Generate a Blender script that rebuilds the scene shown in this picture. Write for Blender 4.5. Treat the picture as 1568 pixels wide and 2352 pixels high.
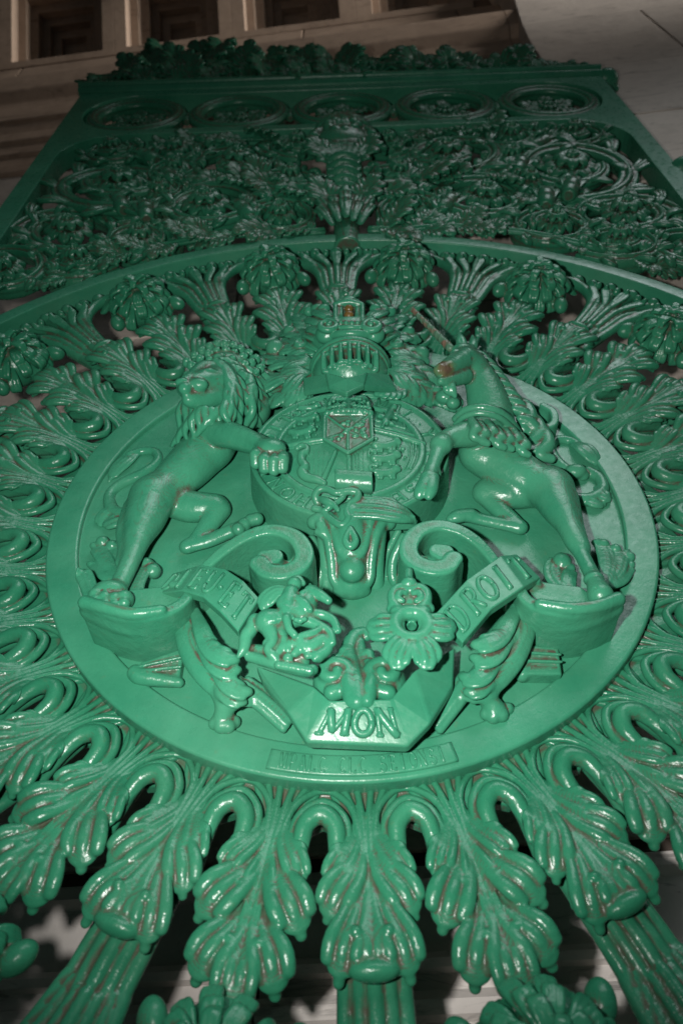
# A painted cast-iron gate leaf with a royal coat of arms, seen from below by flash light.
import bpy, math, random
import numpy as np
from mathutils import Vector, Matrix

for o in list(bpy.data.objects):
    bpy.data.objects.remove(o)
scene = bpy.context.scene
col = scene.collection
R_ = math.radians

# ------------------------------------------------------------------ camera
# gate space, millimetres: u right, v up, w out of the gate; the origin is the middle of the
# medallion, w = 0 the face of its rim.  World: X = u, Y = -w, Z = v (metres).
CAM = np.array([-0.2, -980.0, 921.9])
YAW, PITCH, ROLL = 0.0145, 0.8081, -0.0189
FPX = 1829.0                                     # 28 mm on a 36 mm tall frame of 2352 px


def _rot():
    c, s = math.cos(YAW), math.sin(YAW)
    ry = np.array([[c, 0, s], [0, 1, 0], [-s, 0, c]])
    c, s = math.cos(PITCH), math.sin(PITCH)
    rx = np.array([[1, 0, 0], [0, c, -s], [0, s, c]])
    c, s = math.cos(ROLL), math.sin(ROLL)
    rz = np.array([[c, -s, 0], [s, c, 0], [0, 0, 1]])
    return ry @ rx @ rz


RC = _rot()
G2W = Matrix(((1, 0, 0, 0), (0, 0, -1, 0), (0, 1, 0, 0), (0, 0, 0, 1)))   # gate axes -> world axes
cam_d = bpy.data.cameras.new('camera')
cam = bpy.data.objects.new('camera', cam_d)
col.objects.link(cam)
cam_d.sensor_fit = 'VERTICAL'
cam_d.sensor_height = 36.0
cam_d.sensor_width = 24.0
cam_d.lens = 28.0
cam_d.clip_start = 0.02
cam_d.clip_end = 200.0
m3 = Matrix([[float(x) for x in r] for r in RC])
cam.matrix_world = Matrix.Translation((CAM[0] / 1000, -CAM[2] / 1000, CAM[1] / 1000)) @ (G2W.to_3x3() @ m3).to_4x4()
cam_d.dof.use_dof = True
cam_d.dof.focus_distance = 1.27
cam_d.dof.aperture_fstop = 4.5
scene.camera = cam

# ------------------------------------------------------------------ light
world = bpy.data.worlds.new('World')
scene.world = world
world.use_nodes = True
bg = world.node_tree.nodes['Background']
bg.inputs[0].default_value = (0.62, 0.68, 0.72, 1)
bg.inputs[1].default_value = 0.032


def aim(o, target):
    d = Vector(target) - o.location
    o.rotation_euler = d.to_track_quat('-Z', 'Y').to_euler()


def area(name, loc, target, sx, sy, power, colr):
    l = bpy.data.lights.new(name, 'AREA')
    l.shape = 'RECTANGLE'
    l.size, l.size_y = sx, sy
    l.energy = power
    l.color = colr
    o = bpy.data.objects.new(name, l)
    col.objects.link(o)
    o.location = loc
    aim(o, target)
    return o


# the flash on the upright-held camera: a hand's width to the left of the lens
fl = bpy.data.lights.new('flash_lamp', 'SPOT')
fl.energy = 118.0
fl.color = (1.0, 0.96, 0.92)
fl.shadow_soft_size = 0.022
fl.spot_size = R_(84)
fl.spot_blend = 1.0
flash = bpy.data.objects.new('flash_lamp', fl)
col.objects.link(flash)
flash.location = (-0.15, -0.93, -0.93)
aim(flash, (0.0, 0.0, 0.0))
# daylight entering the passage from the open side, up on the right
day = area('daylight', (1.2, -2.9, 3.0), (0.1, 0.0, -0.25), 4.4, 2.4, 15.0, (0.90, 0.96, 1.0))
day.data.spread = R_(48)
# and from the far mouth of the passage, high on the right
day2 = area('daylight_far', (4.4, -0.9, 4.6), (-0.8, 0.5, 4.7), 1.6, 2.4, 36.0, (1.0, 0.96, 0.92))
day2.data.spread = R_(46)

vs = scene.view_settings
vs.view_transform = 'Standard'
vs.look = 'None'
vs.gamma = 1.0
vs.use_curve_mapping = False
vs.exposure = 0.0
scene.cycles.max_bounces = 6
scene.cycles.diffuse_bounces = 3
scene.cycles.glossy_bounces = 3
scene.cycles.use_denoising = True
scene.cycles.sample_clamp_indirect = 4.0

# ------------------------------------------------------------------ helpers
_RCT = RC.T


def V(x, y, w=0.0):
    """The gate-space point that stands w mm in front of the rim's plane where the survey sheet shows (x, y)."""
    d = RC @ np.array([(x - 784) / FPX, -(y - 1176) / FPX, -1.0])
    t = (w - CAM[2]) / d[2]
    return CAM + d * t


def VV(pts):
    """(x, y, w) or (x, y, w, r) rows -> gate points and radii"""
    P = np.array([V(p[0], p[1], p[2]) for p in pts])
    r = np.array([p[3] if len(p) > 3 else 0.0 for p in pts], float)
    return P, r


def spline(P, n=6, closed=False):
    """Catmull-Rom through rows of any width, n samples a span"""
    P = np.asarray(P, float)
    if len(P) < 3:
        t = np.linspace(0, 1, n + 1)[:, None]
        return P[0] * (1 - t) + P[1] * t
    if closed:
        Q = np.vstack([P[-1], P, P[0], P[1]])
    else:
        Q = np.vstack([2 * P[0] - P[1], P, 2 * P[-1] - P[-2]])
    out = []
    for i in range(1, len(Q) - 2):
        a, b, c, d = Q[i - 1], Q[i], Q[i + 1], Q[i + 2]
        for j in range(n):
            t = j / n
            out.append(.5 * ((2 * b) + (c - a) * t + (2 * a - 5 * b + 4 * c - d) * t * t + (3 * b - a - 3 * c + d) * t ** 3))
    if not closed:
        out.append(Q[-2])
    return np.array(out)


def smin(a, b, k):
    if k <= 0:
        return np.minimum(a, b)
    h = np.maximum(k - np.abs(a - b), 0) / k
    return np.minimum(a, b) - h * h * k * .25


class Clay:
    """A signed-distance block that forms are pressed together in; mesh() skins it."""

    def __init__(s, lo, hi, h):
        s.lo = np.array(lo, np.float32)
        s.h = h
        s.n = np.ceil((np.array(hi) - np.array(lo)) / h).astype(int) + 1
        s.d = np.full(tuple(s.n), 60.0, np.float32)
        s.warp = None
        s.ax = [s.lo[i] + h * np.arange(s.n[i], dtype=np.float32) for i in range(3)]

    def box(s, lo, hi, m):
        i0 = np.clip(np.floor((np.asarray(lo) - m - s.lo) / s.h).astype(int), 0, s.n)
        i1 = np.clip(np.ceil((np.asarray(hi) + m - s.lo) / s.h).astype(int) + 1, 0, s.n)
        if np.any(i1 <= i0):
            return None
        sl = tuple(slice(a, b) for a, b in zip(i0, i1))
        x = s.ax[0][sl[0]][:, None, None]
        y = s.ax[1][sl[1]][None, :, None]
        z = s.ax[2][sl[2]][None, None, :]
        return sl, x, y, z

    def put(s, sl, nd, k, cut=False):
        nd = nd.astype(np.float32)
        if cut:
            s.d[sl] = -smin(-s.d[sl], nd, k)
        else:
            s.d[sl] = smin(s.d[sl], nd, k)

    def tube(s, P, r, k=4.0, flat=1.0, cut=False, n=0):
        """round cones along the points; flat < 1 squashes them in w"""
        P = np.asarray(P, float)
        r = np.broadcast_to(np.asarray(r, float), (len(P),))
        if n:
            q = spline(np.column_stack([P, r]), n)
            P, r = q[:, :3], np.maximum(q[:, 3], .3)
        if s.warp:
            P = s.warp(P)
        m = k + 3 * s.h
        rm = r.max()
        B = s.box(P.min(0) - rm, P.max(0) + rm, m)
        if B is None:
            return s
        sl0 = B[0]
        nd = np.full(s.d[sl0].shape, 60.0, np.float32)
        off = np.array([c.start for c in sl0])
        for i in range(len(P) - 1):
            a, b, ra, rb = P[i], P[i + 1], r[i], r[i + 1]
            rr = max(ra, rb)
            C = s.box(np.minimum(a, b) - rr, np.maximum(a, b) + rr, m)
            if C is None:
                continue
            sl, x, y, z = C
            ab = np.array([b[0] - a[0], b[1] - a[1], (b[2] - a[2]) / flat])
            L = math.sqrt(float(ab @ ab)) + 1e-6
            ab = ab / L
            dx, dy, dz = x - a[0], y - a[1], (z - a[2]) / flat
            t = dx * ab[0] + dy * ab[1] + dz * ab[2]
            m_ = (rb - ra) / L
            if abs(m_) > 1e-4 and abs(m_) < .98:
                yy = np.sqrt(np.maximum(dx * dx + dy * dy + dz * dz - t * t, 0))
                t = t + yy * (m_ / math.sqrt(1 - m_ * m_))
            t = np.clip(t, 0, L)
            ex, ey, ez = dx - t * ab[0], dy - t * ab[1], dz - t * ab[2]
            d = np.sqrt(ex * ex + ey * ey + ez * ez) - (ra + m_ * t)
            if flat < 1:
                d = d * max(flat, .55)
            ls = tuple(slice(c.start - o, c.stop - o) for c, o in zip(sl, off))
            nd[ls] = np.minimum(nd[ls], d)
        s.put(sl0, nd, k, cut)
        return s

    def ell(s, c, r, k=4.0, M=None, cut=False):
        """ellipsoid; the rows of M are its axes"""
        c = np.asarray(c, float)
        if s.warp:
            c = s.warp(c[None])[0]
        r = np.asarray(r, float) * np.ones(3)
        M = np.eye(3) if M is None else np.asarray(M)
        e = np.sqrt(((M * r[:, None]) ** 2).sum(0))
        B = s.box(c - e, c + e, k + 3 * s.h)
        if B is None:
            return s
        sl, x, y, z = B
        x, y, z = x - c[0], y - c[1], z - c[2]
        k0 = 0
        k1 = 0
        for i in range(3):
            q = (M[i][0] * x + M[i][1] * y + M[i][2] * z) / r[i]
            k0 = k0 + q * q
            k1 = k1 + q * q / (r[i] * r[i])
        k0 = np.sqrt(k0)
        k1 = np.sqrt(k1) + 1e-6
        s.put(sl, k0 * (k0 - 1) / k1, k, cut)
        return s

    def wall(s, P, r, w0, w1, k=2.0, rnd=3.0, n=0, tilt=(0, 0), cut=False):
        """a ribbon standing on edge: plan line P (u, v) of half width r, from w0 up to w1 (may be per point)"""
        P = np.asarray(P, float)[:, :2]
        r = np.broadcast_to(np.asarray(r, float), (len(P),))
        w1 = np.broadcast_to(np.asarray(w1, float), (len(P),))
        if n:
            q = spline(np.column_stack([P, r, w1]), n)
            P, r, w1 = q[:, :2], q[:, 2], q[:, 3]
        rm = r.max()
        lo = np.append(P.min(0) - rm, w0)
        hi = np.append(P.max(0) + rm, w1.max())
        B = s.box(lo, hi, k + 3 * s.h)
        if B is None:
            return s
        sl, x, y, z = B
        best = np.full((x.shape[0], y.shape[1]), 1e9)
        top = np.zeros_like(best)
        X, Y = x[:, :, 0], y[:, :, 0]
        for i in range(len(P) - 1):
            a, b = P[i], P[i + 1]
            ab = b - a
            L = float(ab @ ab) + 1e-9
            t = np.clip(((X - a[0]) * ab[0] + (Y - a[1]) * ab[1]) / L, 0, 1)
            d = np.hypot(X - a[0] - t * ab[0], Y - a[1] - t * ab[1]) - (r[i] + (r[i + 1] - r[i]) * t)
            q = d < best
            best = np.where(q, d, best)
            top = np.where(q, w1[i] + (w1[i + 1] - w1[i]) * t, top)
        d2 = best[:, :, None] + rnd
        dz = np.maximum(z - top[:, :, None], w0 - z) + rnd
        d = np.sqrt(np.maximum(d2, 0) ** 2 + np.maximum(dz, 0) ** 2) + np.minimum(np.maximum(d2, dz), 0) - rnd
        s.put(sl, d, k, cut)
        return s

    def poly(s, Q, w0, w1, k=2.0, rnd=2.0, cut=False, slope=None):
        """a flat plate with outline Q; slope = (point, gu, gv) tips its face"""
        Q = np.asarray(Q, float)[:, :2]
        hi1 = w1 if slope is None else w1 + 60
        B = s.box(np.append(Q.min(0), w0 - (0 if slope is None else 60)), np.append(Q.max(0), hi1), k + 3 * s.h)
        if B is None:
            return s
        sl, x, y, z = B
        X, Y = np.broadcast_arrays(x[:, :, 0], y[:, :, 0])
        d = np.full(X.shape, 1e9)
        sg = np.ones(X.shape)
        n = len(Q)
        for i in range(n):
            a, b = Q[i], Q[i - 1]
            e = b - a
            wx, wy = X - a[0], Y - a[1]
            t = np.clip((wx * e[0] + wy * e[1]) / (e @ e + 1e-9), 0, 1)
            d = np.minimum(d, (wx - e[0] * t) ** 2 + (wy - e[1] * t) ** 2)
            c1, c2, c3 = Y >= a[1], Y < b[1], e[0] * wy > e[1] * wx
            sg = np.where((c1 & c2 & c3) | (~c1 & ~c2 & ~c3), -sg, sg)
        d2 = (np.sqrt(d) * sg)[:, :, None] + rnd
        zz = z
        if slope is not None:
            p, gu, gv = slope
            zz = z - (gu * (x - p[0]) + gv * (y - p[1]))
        dz = np.maximum(zz - w1, w0 - zz) + rnd
        f = np.sqrt(np.maximum(d2, 0) ** 2 + np.maximum(dz, 0) ** 2) + np.minimum(np.maximum(d2, dz), 0) - rnd
        s.put(sl, f, k, cut)
        return s

    def floor(s, w):
        """nothing below w"""
        z = s.ax[2][None, None, :]
        s.d = np.maximum(s.d, w - z)
        return s

    def mesh(s, name, mat, parent=None, smooth=1, origin=None):
        d = s.d
        d[0], d[-1], d[:, 0], d[:, -1], d[:, :, 0], d[:, :, -1] = [np.maximum(q, .2) for q in (d[0], d[-1], d[:, 0], d[:, -1], d[:, :, 0], d[:, :, -1])]
        ins = d < 0
        c = np.zeros(tuple(np.array(d.shape) - 1), np.int8)
        for i in (0, 1):
            for j in (0, 1):
                for k in (0, 1):
                    c += ins[i:d.shape[0] - 1 + i, j:d.shape[1] - 1 + j, k:d.shape[2] - 1 + k]
        act = np.argwhere((c > 0) & (c < 8))
        ids = np.full(c.shape, -1, np.int64)
        ids[tuple(act.T)] = np.arange(len(act))
        co = np.array([(i, j, k) for i in (0, 1) for j in (0, 1) for k in (0, 1)])
        vals = np.stack([d[tuple((act + o).T)] for o in co], 1)
        pos = np.zeros((len(act), 3))
        cnt = np.zeros(len(act))
        for a in range(8):
            for b in range(a + 1, 8):
                if np.abs(co[a] - co[b]).sum() != 1:
                    continue
                va, vb = vals[:, a], vals[:, b]
                m = (va < 0) != (vb < 0)
                t = np.where(m, va / np.where(m, va - vb, 1), 0)
                pos[m] += co[a] + (co[b] - co[a]) * t[m, None]
                cnt += m
        pos /= cnt[:, None]
        v = (act + pos) * s.h + s.lo
        F = []
        for ax in range(3):
            o = [(0, 0, 0)] * 4
            b, cc = (ax + 1) % 3, (ax + 2) % 3
            A = [slice(None)] * 3
            A2 = [slice(None)] * 3
            A[ax] = slice(0, -1)
            A2[ax] = slice(1, None)
            e1, e2 = ins[tuple(A)], ins[tuple(A2)]
            e = np.argwhere(e1 != e2)
            e = e[(e[:, b] > 0) & (e[:, cc] > 0) & (e[:, b] < d.shape[b] - 1) & (e[:, cc] < d.shape[cc] - 1)]
            if not len(e):
                continue
            up = np.zeros(3, int)
            up[b] = 1
            vp = np.zeros(3, int)
            vp[cc] = 1
            q = np.stack([ids[tuple((e - up - vp).T)], ids[tuple((e - vp).T)], ids[tuple(e.T)], ids[tuple((e - up).T)]], 1)
            fl = ~e1[tuple(e.T)]
            q[fl] = q[fl][:, ::-1]
            F.append(q)
        F = np.vstack(F) if F else np.zeros((0, 4), int)
        for _ in range(smooth):
            acc = np.zeros_like(v)
            n = np.zeros(len(v))
            for i in range(4):
                a, b = F[:, i], F[:, (i + 1) % 4]
                for ch in range(3):
                    acc[:, ch] += np.bincount(a, v[b, ch], len(v)) + np.bincount(b, v[a, ch], len(v))
                n += np.bincount(a, minlength=len(v)) + np.bincount(b, minlength=len(v))
            v = v * .5 + .5 * acc / np.maximum(n, 1)[:, None]
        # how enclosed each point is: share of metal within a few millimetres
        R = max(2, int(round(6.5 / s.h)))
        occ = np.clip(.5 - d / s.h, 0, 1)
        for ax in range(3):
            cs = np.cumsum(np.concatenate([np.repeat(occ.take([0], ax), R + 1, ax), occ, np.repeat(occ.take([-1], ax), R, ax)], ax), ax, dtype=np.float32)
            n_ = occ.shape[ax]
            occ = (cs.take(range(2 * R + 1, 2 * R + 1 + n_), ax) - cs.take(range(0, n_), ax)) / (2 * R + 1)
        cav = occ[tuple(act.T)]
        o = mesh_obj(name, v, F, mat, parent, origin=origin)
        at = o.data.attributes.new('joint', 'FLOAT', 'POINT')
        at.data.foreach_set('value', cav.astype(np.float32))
        return o


STATS = {'faces': 0}


def mesh_obj(name, v, F, mat, parent=None, smooth=True, origin=None):
    v = np.asarray(v, float)
    if origin is not None:
        v = v - np.asarray(origin)
    me = bpy.data.meshes.new(name)
    if isinstance(F, np.ndarray):
        me.vertices.add(len(v))
        me.vertices.foreach_set('co', (v / 1000).astype(np.float32).ravel())
        nf, k = F.shape
        me.loops.add(nf * k)
        me.loops.foreach_set('vertex_index', F.astype(np.int32).ravel())
        me.polygons.add(nf)
        me.polygons.foreach_set('loop_start', np.arange(0, nf * k, k, dtype=np.int32))
        me.update(calc_edges=True)
    else:
        me.from_pydata([tuple(p) for p in v / 1000], [], F)
        me.update()
    STATS['faces'] += len(me.polygons)
    if smooth:
        me.polygons.foreach_set('use_smooth', np.ones(len(me.polygons), bool))
    me.materials.append(mat)
    o = bpy.data.objects.new(name, me)
    col.objects.link(o)
    o.parent = parent
    if origin is not None:
        o.location = Vector([float(x) / 1000 for x in origin])
    return o


def tube_geo(P, r, sides=8, up=(0, 0, 1), cap=True):
    """vertices and faces of a tube along P with radii r"""
    P = np.asarray(P, float)
    r = np.broadcast_to(np.asarray(r, float), (len(P),))
    T = np.gradient(P, axis=0)
    T /= np.linalg.norm(T, axis=1)[:, None] + 1e-9
    up = np.asarray(up, float)
    v, F = [], []
    ref = up - T[0] * (T[0] @ up)
    if np.linalg.norm(ref) < .2:
        ref = np.array([1., 0, 0]) - T[0] * T[0][0]
    for i in range(len(P)):
        ref = ref - T[i] * (T[i] @ ref)
        ref /= np.linalg.norm(ref) + 1e-9
        b = np.cross(T[i], ref)
        for k in range(sides):
            a = 2 * math.pi * k / sides
            v.append(P[i] + r[i] * (math.cos(a) * ref + math.sin(a) * b))
    for i in range(len(P) - 1):
        for k in range(sides):
            k2 = (k + 1) % sides
            F.append((i * sides + k, i * sides + k2, (i + 1) * sides + k2, (i + 1) * sides + k))
    if cap:
        n = len(v)
        v.append(P[0] - T[0] * r[0] * .6)
        v.append(P[-1] + T[-1] * r[-1] * .6)
        for k in range(sides):
            k2 = (k + 1) % sides
            F.append((n, k2, k))
            e = (len(P) - 1) * sides
            F.append((n + 1, e + k, e + k2))
    return v, F


def join(geos):
    v, F = [], []
    for a, b in geos:
        o = len(v)
        v.extend(a)
        F.extend([tuple(i + o for i in f) for f in b])
    return v, F


def clone(o, parent, loc=None, rz=None, scale=None, rot=None):
    c = o.copy()
    col.objects.link(c)
    c.parent = parent
    if loc is not None:
        c.location = Vector([float(x) / 1000 for x in loc])
    if rz is not None:
        c.rotation_euler = (0, 0, rz)
    if rot is not None:
        c.rotation_euler = rot
    if scale is not None:
        c.scale = scale if hasattr(scale, '__len__') else (scale,) * 3
    for ch in list(o.children):
        d = ch.copy()
        col.objects.link(d)
        d.parent = c
    return c


def empty(name, parent=None):
    e = bpy.data.objects.new(name, None)
    col.objects.link(e)
    e.parent = parent
    return e


# ------------------------------------------------------------------ materials
def nodes(name):
    m = bpy.data.materials.new(name)
    m.use_nodes = True
    nt = m.node_tree
    nt.nodes.clear()
    out = nt.nodes.new('ShaderNodeOutputMaterial')
    b = nt.nodes.new('ShaderNodeBsdfPrincipled')
    nt.links.new(b.outputs[0], out.inputs[0])
    return m, nt, b


def N(nt, kind, **kw):
    n = nt.nodes.new(kind)
    for k, v in kw.items():
        if k.startswith('i_'):
            n.inputs[k[2:].replace('_', ' ')].default_value = v
        else:
            setattr(n, k, v)
    return n


def ramp(nt, src, stops):
    r = N(nt, 'ShaderNodeValToRGB')
    while len(r.color_ramp.elements) < len(stops):
        r.color_ramp.elements.new(.5)
    for e, (p, c) in zip(r.color_ramp.elements, stops):
        e.position = p
        e.color = c if hasattr(c, '__len__') else (c, c, c, 1)
    nt.links.new(src, r.inputs[0])
    return r.outputs[0]


def mix(nt, fac, a, b, mode='MIX'):
    m = N(nt, 'ShaderNodeMix', data_type='RGBA', blend_type=mode)
    for sock, v in ((m.inputs[0], fac), (m.inputs[6], a), (m.inputs[7], b)):
        if hasattr(v, 'links'):
            nt.links.new(v, sock)
        else:
            sock.default_value = v
    return m.outputs[2]


def paint(name, base, dirt=0.95, rough=0.27, bump=0.35, rust=False):
    """old gloss paint, laid on thick: brush lumps, road grime left in the joints, a few bare spots"""
    m, nt, b = nodes(name)
    tc = N(nt, 'ShaderNodeTexCoord')
    geo = N(nt, 'ShaderNodeNewGeometry')
    n1 = N(nt, 'ShaderNodeTexNoise', i_Scale=9.0, i_Detail=5.0, i_Roughness=.6)
    n2 = N(nt, 'ShaderNodeTexNoise', i_Scale=70.0, i_Detail=4.0, i_Roughness=.55)
    n3 = N(nt, 'ShaderNodeTexNoise', i_Scale=230.0, i_Detail=3.0)
    for n in (n1, n2, n3):
        nt.links.new(geo.outputs['Position'], n.inputs['Vector'])
    dark = tuple(c * .80 for c in base[:3]) + (1,)
    lite = (base[0] * 1.35 + .004, base[1] * 1.08, base[2] * 1.12, 1)
    c = mix(nt, ramp(nt, n1.outputs[0], [(.32, 0), (.68, 1)]), dark, lite)
    n4 = N(nt, 'ShaderNodeTexNoise', i_Scale=3.2, i_Detail=6.0, i_Roughness=.7)
    nt.links.new(geo.outputs['Position'], n4.inputs['Vector'])
    c = mix(nt, ramp(nt, n4.outputs[0], [(.45, 0), (.75, .4)]), c, (base[0] * 2.2 + .01, base[1] * .85, base[2] * .95, 1))
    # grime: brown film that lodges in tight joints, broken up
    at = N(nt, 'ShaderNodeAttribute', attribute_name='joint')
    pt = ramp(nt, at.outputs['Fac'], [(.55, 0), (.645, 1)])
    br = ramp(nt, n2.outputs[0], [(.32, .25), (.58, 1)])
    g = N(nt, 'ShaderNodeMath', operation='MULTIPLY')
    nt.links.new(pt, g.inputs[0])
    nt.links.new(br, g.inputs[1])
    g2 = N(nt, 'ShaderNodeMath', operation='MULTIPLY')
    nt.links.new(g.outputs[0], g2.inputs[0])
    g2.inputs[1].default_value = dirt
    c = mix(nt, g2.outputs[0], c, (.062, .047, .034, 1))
    # dried splashes
    sp = ramp(nt, n2.outputs[0], [(.66, 0), (.74, .35)])
    c = mix(nt, sp, c, (base[0] * 1.5 + .03, base[1] * .75, base[2] * .7, 1))
    # chips down to rust
    vo = N(nt, 'ShaderNodeTexNoise', i_Scale=34.0, i_Detail=8.0, i_Roughness=.75)
    nt.links.new(geo.outputs['Position'], vo.inputs['Vector'])
    c = mix(nt, ramp(nt, vo.outputs[0], [(.705, 0), (.725, .8)]), c, (.075, .036, .024, 1))
    nt.links.new(c, b.inputs['Base Color'])
    rr = ramp(nt, n2.outputs[0], [(.3, rough - .07), (.75, rough + .12)])
    nt.links.new(rr, b.inputs['Roughness'])
    b.inputs['Specular IOR Level'].default_value = .32
    bm = N(nt, 'ShaderNodeBump')
    bm.inputs['Strength'].default_value = bump
    bm.inputs['Distance'].default_value = .004
    h = N(nt, 'ShaderNodeMath', operation='MULTIPLY_ADD')
    nt.links.new(n3.outputs[0], h.inputs[0])
    h.inputs[1].default_value = .22
    nt.links.new(n2.outputs[0], h.inputs[2])
    nt.links.new(h.outputs[0], bm.inputs['Height'])
    nt.links.new(bm.outputs[0], b.inputs['Normal'])
    return m


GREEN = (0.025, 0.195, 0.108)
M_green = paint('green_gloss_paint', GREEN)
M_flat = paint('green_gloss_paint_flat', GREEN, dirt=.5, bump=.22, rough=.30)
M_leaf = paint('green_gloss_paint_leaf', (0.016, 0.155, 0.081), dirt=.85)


def stone(name, base, scale=1.0, vein=(.2, .16, .13), amt=.35):
    m, nt, b = nodes(name)
    geo = N(nt, 'ShaderNodeNewGeometry')
    n1 = N(nt, 'ShaderNodeTexNoise', i_Scale=1.7 * scale, i_Detail=7.0, i_Roughness=.62, i_Distortion=1.2)
    n2 = N(nt, 'ShaderNodeTexNoise', i_Scale=14.0 * scale, i_Detail=6.0, i_Roughness=.65)
    oi = N(nt, 'ShaderNodeObjectInfo')
    for n in (n1, n2):
        nt.links.new(geo.outputs['Position'], n.inputs['Vector'])
    c = mix(nt, ramp(nt, n1.outputs[0], [(.45, 0), (.72, amt)]), base + (1,), vein + (1,))
    c = mix(nt, ramp(nt, n2.outputs[0], [(.5, 0), (.8, .5)]), c, tuple(x * .6 for x in base) + (1,))
    n5 = N(nt, 'ShaderNodeTexNoise', i_Scale=3.5 * scale, i_Detail=9.0, i_Roughness=.72, i_Distortion=2.5)
    mp = N(nt, 'ShaderNodeMapping')
    mp.inputs['Scale'].default_value = (1.0, 1.0, 4.5)
    nt.links.new(geo.outputs['Position'], mp.inputs['Vector'])
    nt.links.new(mp.outputs[0], n5.inputs['Vector'])
    c = mix(nt, ramp(nt, n5.outputs[0], [(.55, 0), (.68, .75)]), c, tuple(x * .33 for x in base) + (1,))
    hs = N(nt, 'ShaderNodeHueSaturation')
    mr = N(nt, 'ShaderNodeMapRange')
    nt.links.new(oi.outputs['Random'], mr.inputs[0])
    mr.inputs[3].default_value = .82
    mr.inputs[4].default_value = 1.12
    nt.links.new(mr.outputs[0], hs.inputs['Value'])
    nt.links.new(c, hs.inputs['Color'])
    nt.links.new(hs.outputs[0], b.inputs['Base Color'])
    b.inputs['Roughness'].default_value = .8
    b.inputs['Specular IOR Level'].default_value = .25
    bm = N(nt, 'ShaderNodeBump')
    bm.inputs['Strength'].default_value = .35
    bm.inputs['Distance'].default_value = .006
    nt.links.new(n2.outputs[0], bm.inputs['Height'])
    nt.links.new(bm.outputs[0], b.inputs['Normal'])
    return m


M_stone = stone('marble_weathered', (.62, .55, .48))
M_dado = stone('marble_pale_grey', (.74, .70, .66), amt=.3)
M_vault = stone('marble_vault_brown', (.42, .31, .23), vein=(.16, .11, .08))
M_joint = stone('mortar_dark', (.10, .08, .065))
# ------------------------------------------------------------------ the gate
gate = empty('gate')
gate.rotation_euler = (math.pi / 2, 0, 0)
gate['label'] = 'green painted cast iron gate with a royal coat of arms amid acanthus leaves'
gate['category'] = 'gate'


def lathe(name, prof, n, mat, parent, a0=0.0, a1=2 * math.pi, origin=(0, 0, 0)):
    """prof: (radius, w) rows turned round the w axis"""
    prof = np.asarray(prof, float)
    closed = abs(a1 - a0 - 2 * math.pi) < 1e-6
    k = n if closed else n + 1
    A = a0 + (a1 - a0) * np.arange(k) / n
    v = np.array([(r * math.sin(a), r * math.cos(a), w) for a in A for r, w in prof])
    m = len(prof)
    F = []
    for i in range(n):
        j = (i + 1) % k
        for q in range(m - 1):
            F.append((i * m + q, i * m + q + 1, j * m + q + 1, j * m + q))
    return mesh_obj(name, v, np.array(F), mat, parent)


def rounded(pts, r, n=4):
    """round the corners of an open profile"""
    out = [pts[0]]
    P = [np.array(p, float) for p in pts]
    for i in range(1, len(P) - 1):
        a, b, c = P[i - 1], P[i], P[i + 1]
        u, v = a - b, c - b
        lu, lv = np.linalg.norm(u), np.linalg.norm(v)
        rr = min(r, lu * .45, lv * .45)
        p, q = b + u / lu * rr, b + v / lv * rr
        for t in np.linspace(0, 1, n):
            out.append((1 - t) ** 2 * p + 2 * t * (1 - t) * b + t * t * q)
    out.append(pts[-1])
    return np.array(out)


med = empty('medallion', gate)
med['label'] = 'large round medallion carrying the coat of arms'
# dished back plate
prof = [(.5, -6)] + [(r, -6 - 4 * math.sin((r - 120) / 330 * 1.35) ** 2 if r > 120 else -6) for r in range(30, 456, 18)] + [(456, -10)]
lathe('back_plate', prof, 160, M_flat, med)
rim_p = rounded([(449, -34), (449, -2), (452, 0), (497, 0), (500, -3), (500, -30), (470, -44)], 3.5)
lathe('rim', rim_p, 220, M_flat, med)
# maker's plate on the rim, below
def arc_plate(name, r0, r1, a0, a1, w0, w1, mat, parent, n=40, bev=3.0):
    """a curved bar between two radii; angles clockwise from up, degrees"""
    F, v = [], []
    prof = rounded([(r0, w0), (r0, w1), (r1, w1), (r1, w0)], bev)
    A = np.radians(np.linspace(a0, a1, n + 1))
    for i, a in enumerate(A):
        for r, w in prof:
            v.append((r * math.sin(a), r * math.cos(a), w))
    m = len(prof)
    for i in range(n):
        for q in range(m - 1):
            F.append((i * m + q, i * m + q + 1, (i + 1) * m + q + 1, (i + 1) * m + q))
    F.append(tuple(range(m - 1, -1, -1)))
    F.append(tuple(n * m + q for q in range(m)))
    return mesh_obj(name, np.array(v), F, mat, parent)


mk = arc_plate('maker_plate', 464, 492, 165.0, 193.5, -3, 4.0, M_flat, med)

# ---- lettering: strokes, thick stems with foot serifs, drawn in a unit square
def arcpts(cx, cy, rx, ry, a0, a1, n=12):
    return [(cx + rx * math.cos(R_(a0 + (a1 - a0) * i / n)), cy + ry * math.sin(R_(a0 + (a1 - a0) * i / n))) for i in range(n + 1)]


def ser(x, y, w=.16):
    return ([(x - w, y), (x + w, y)], .6)


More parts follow.
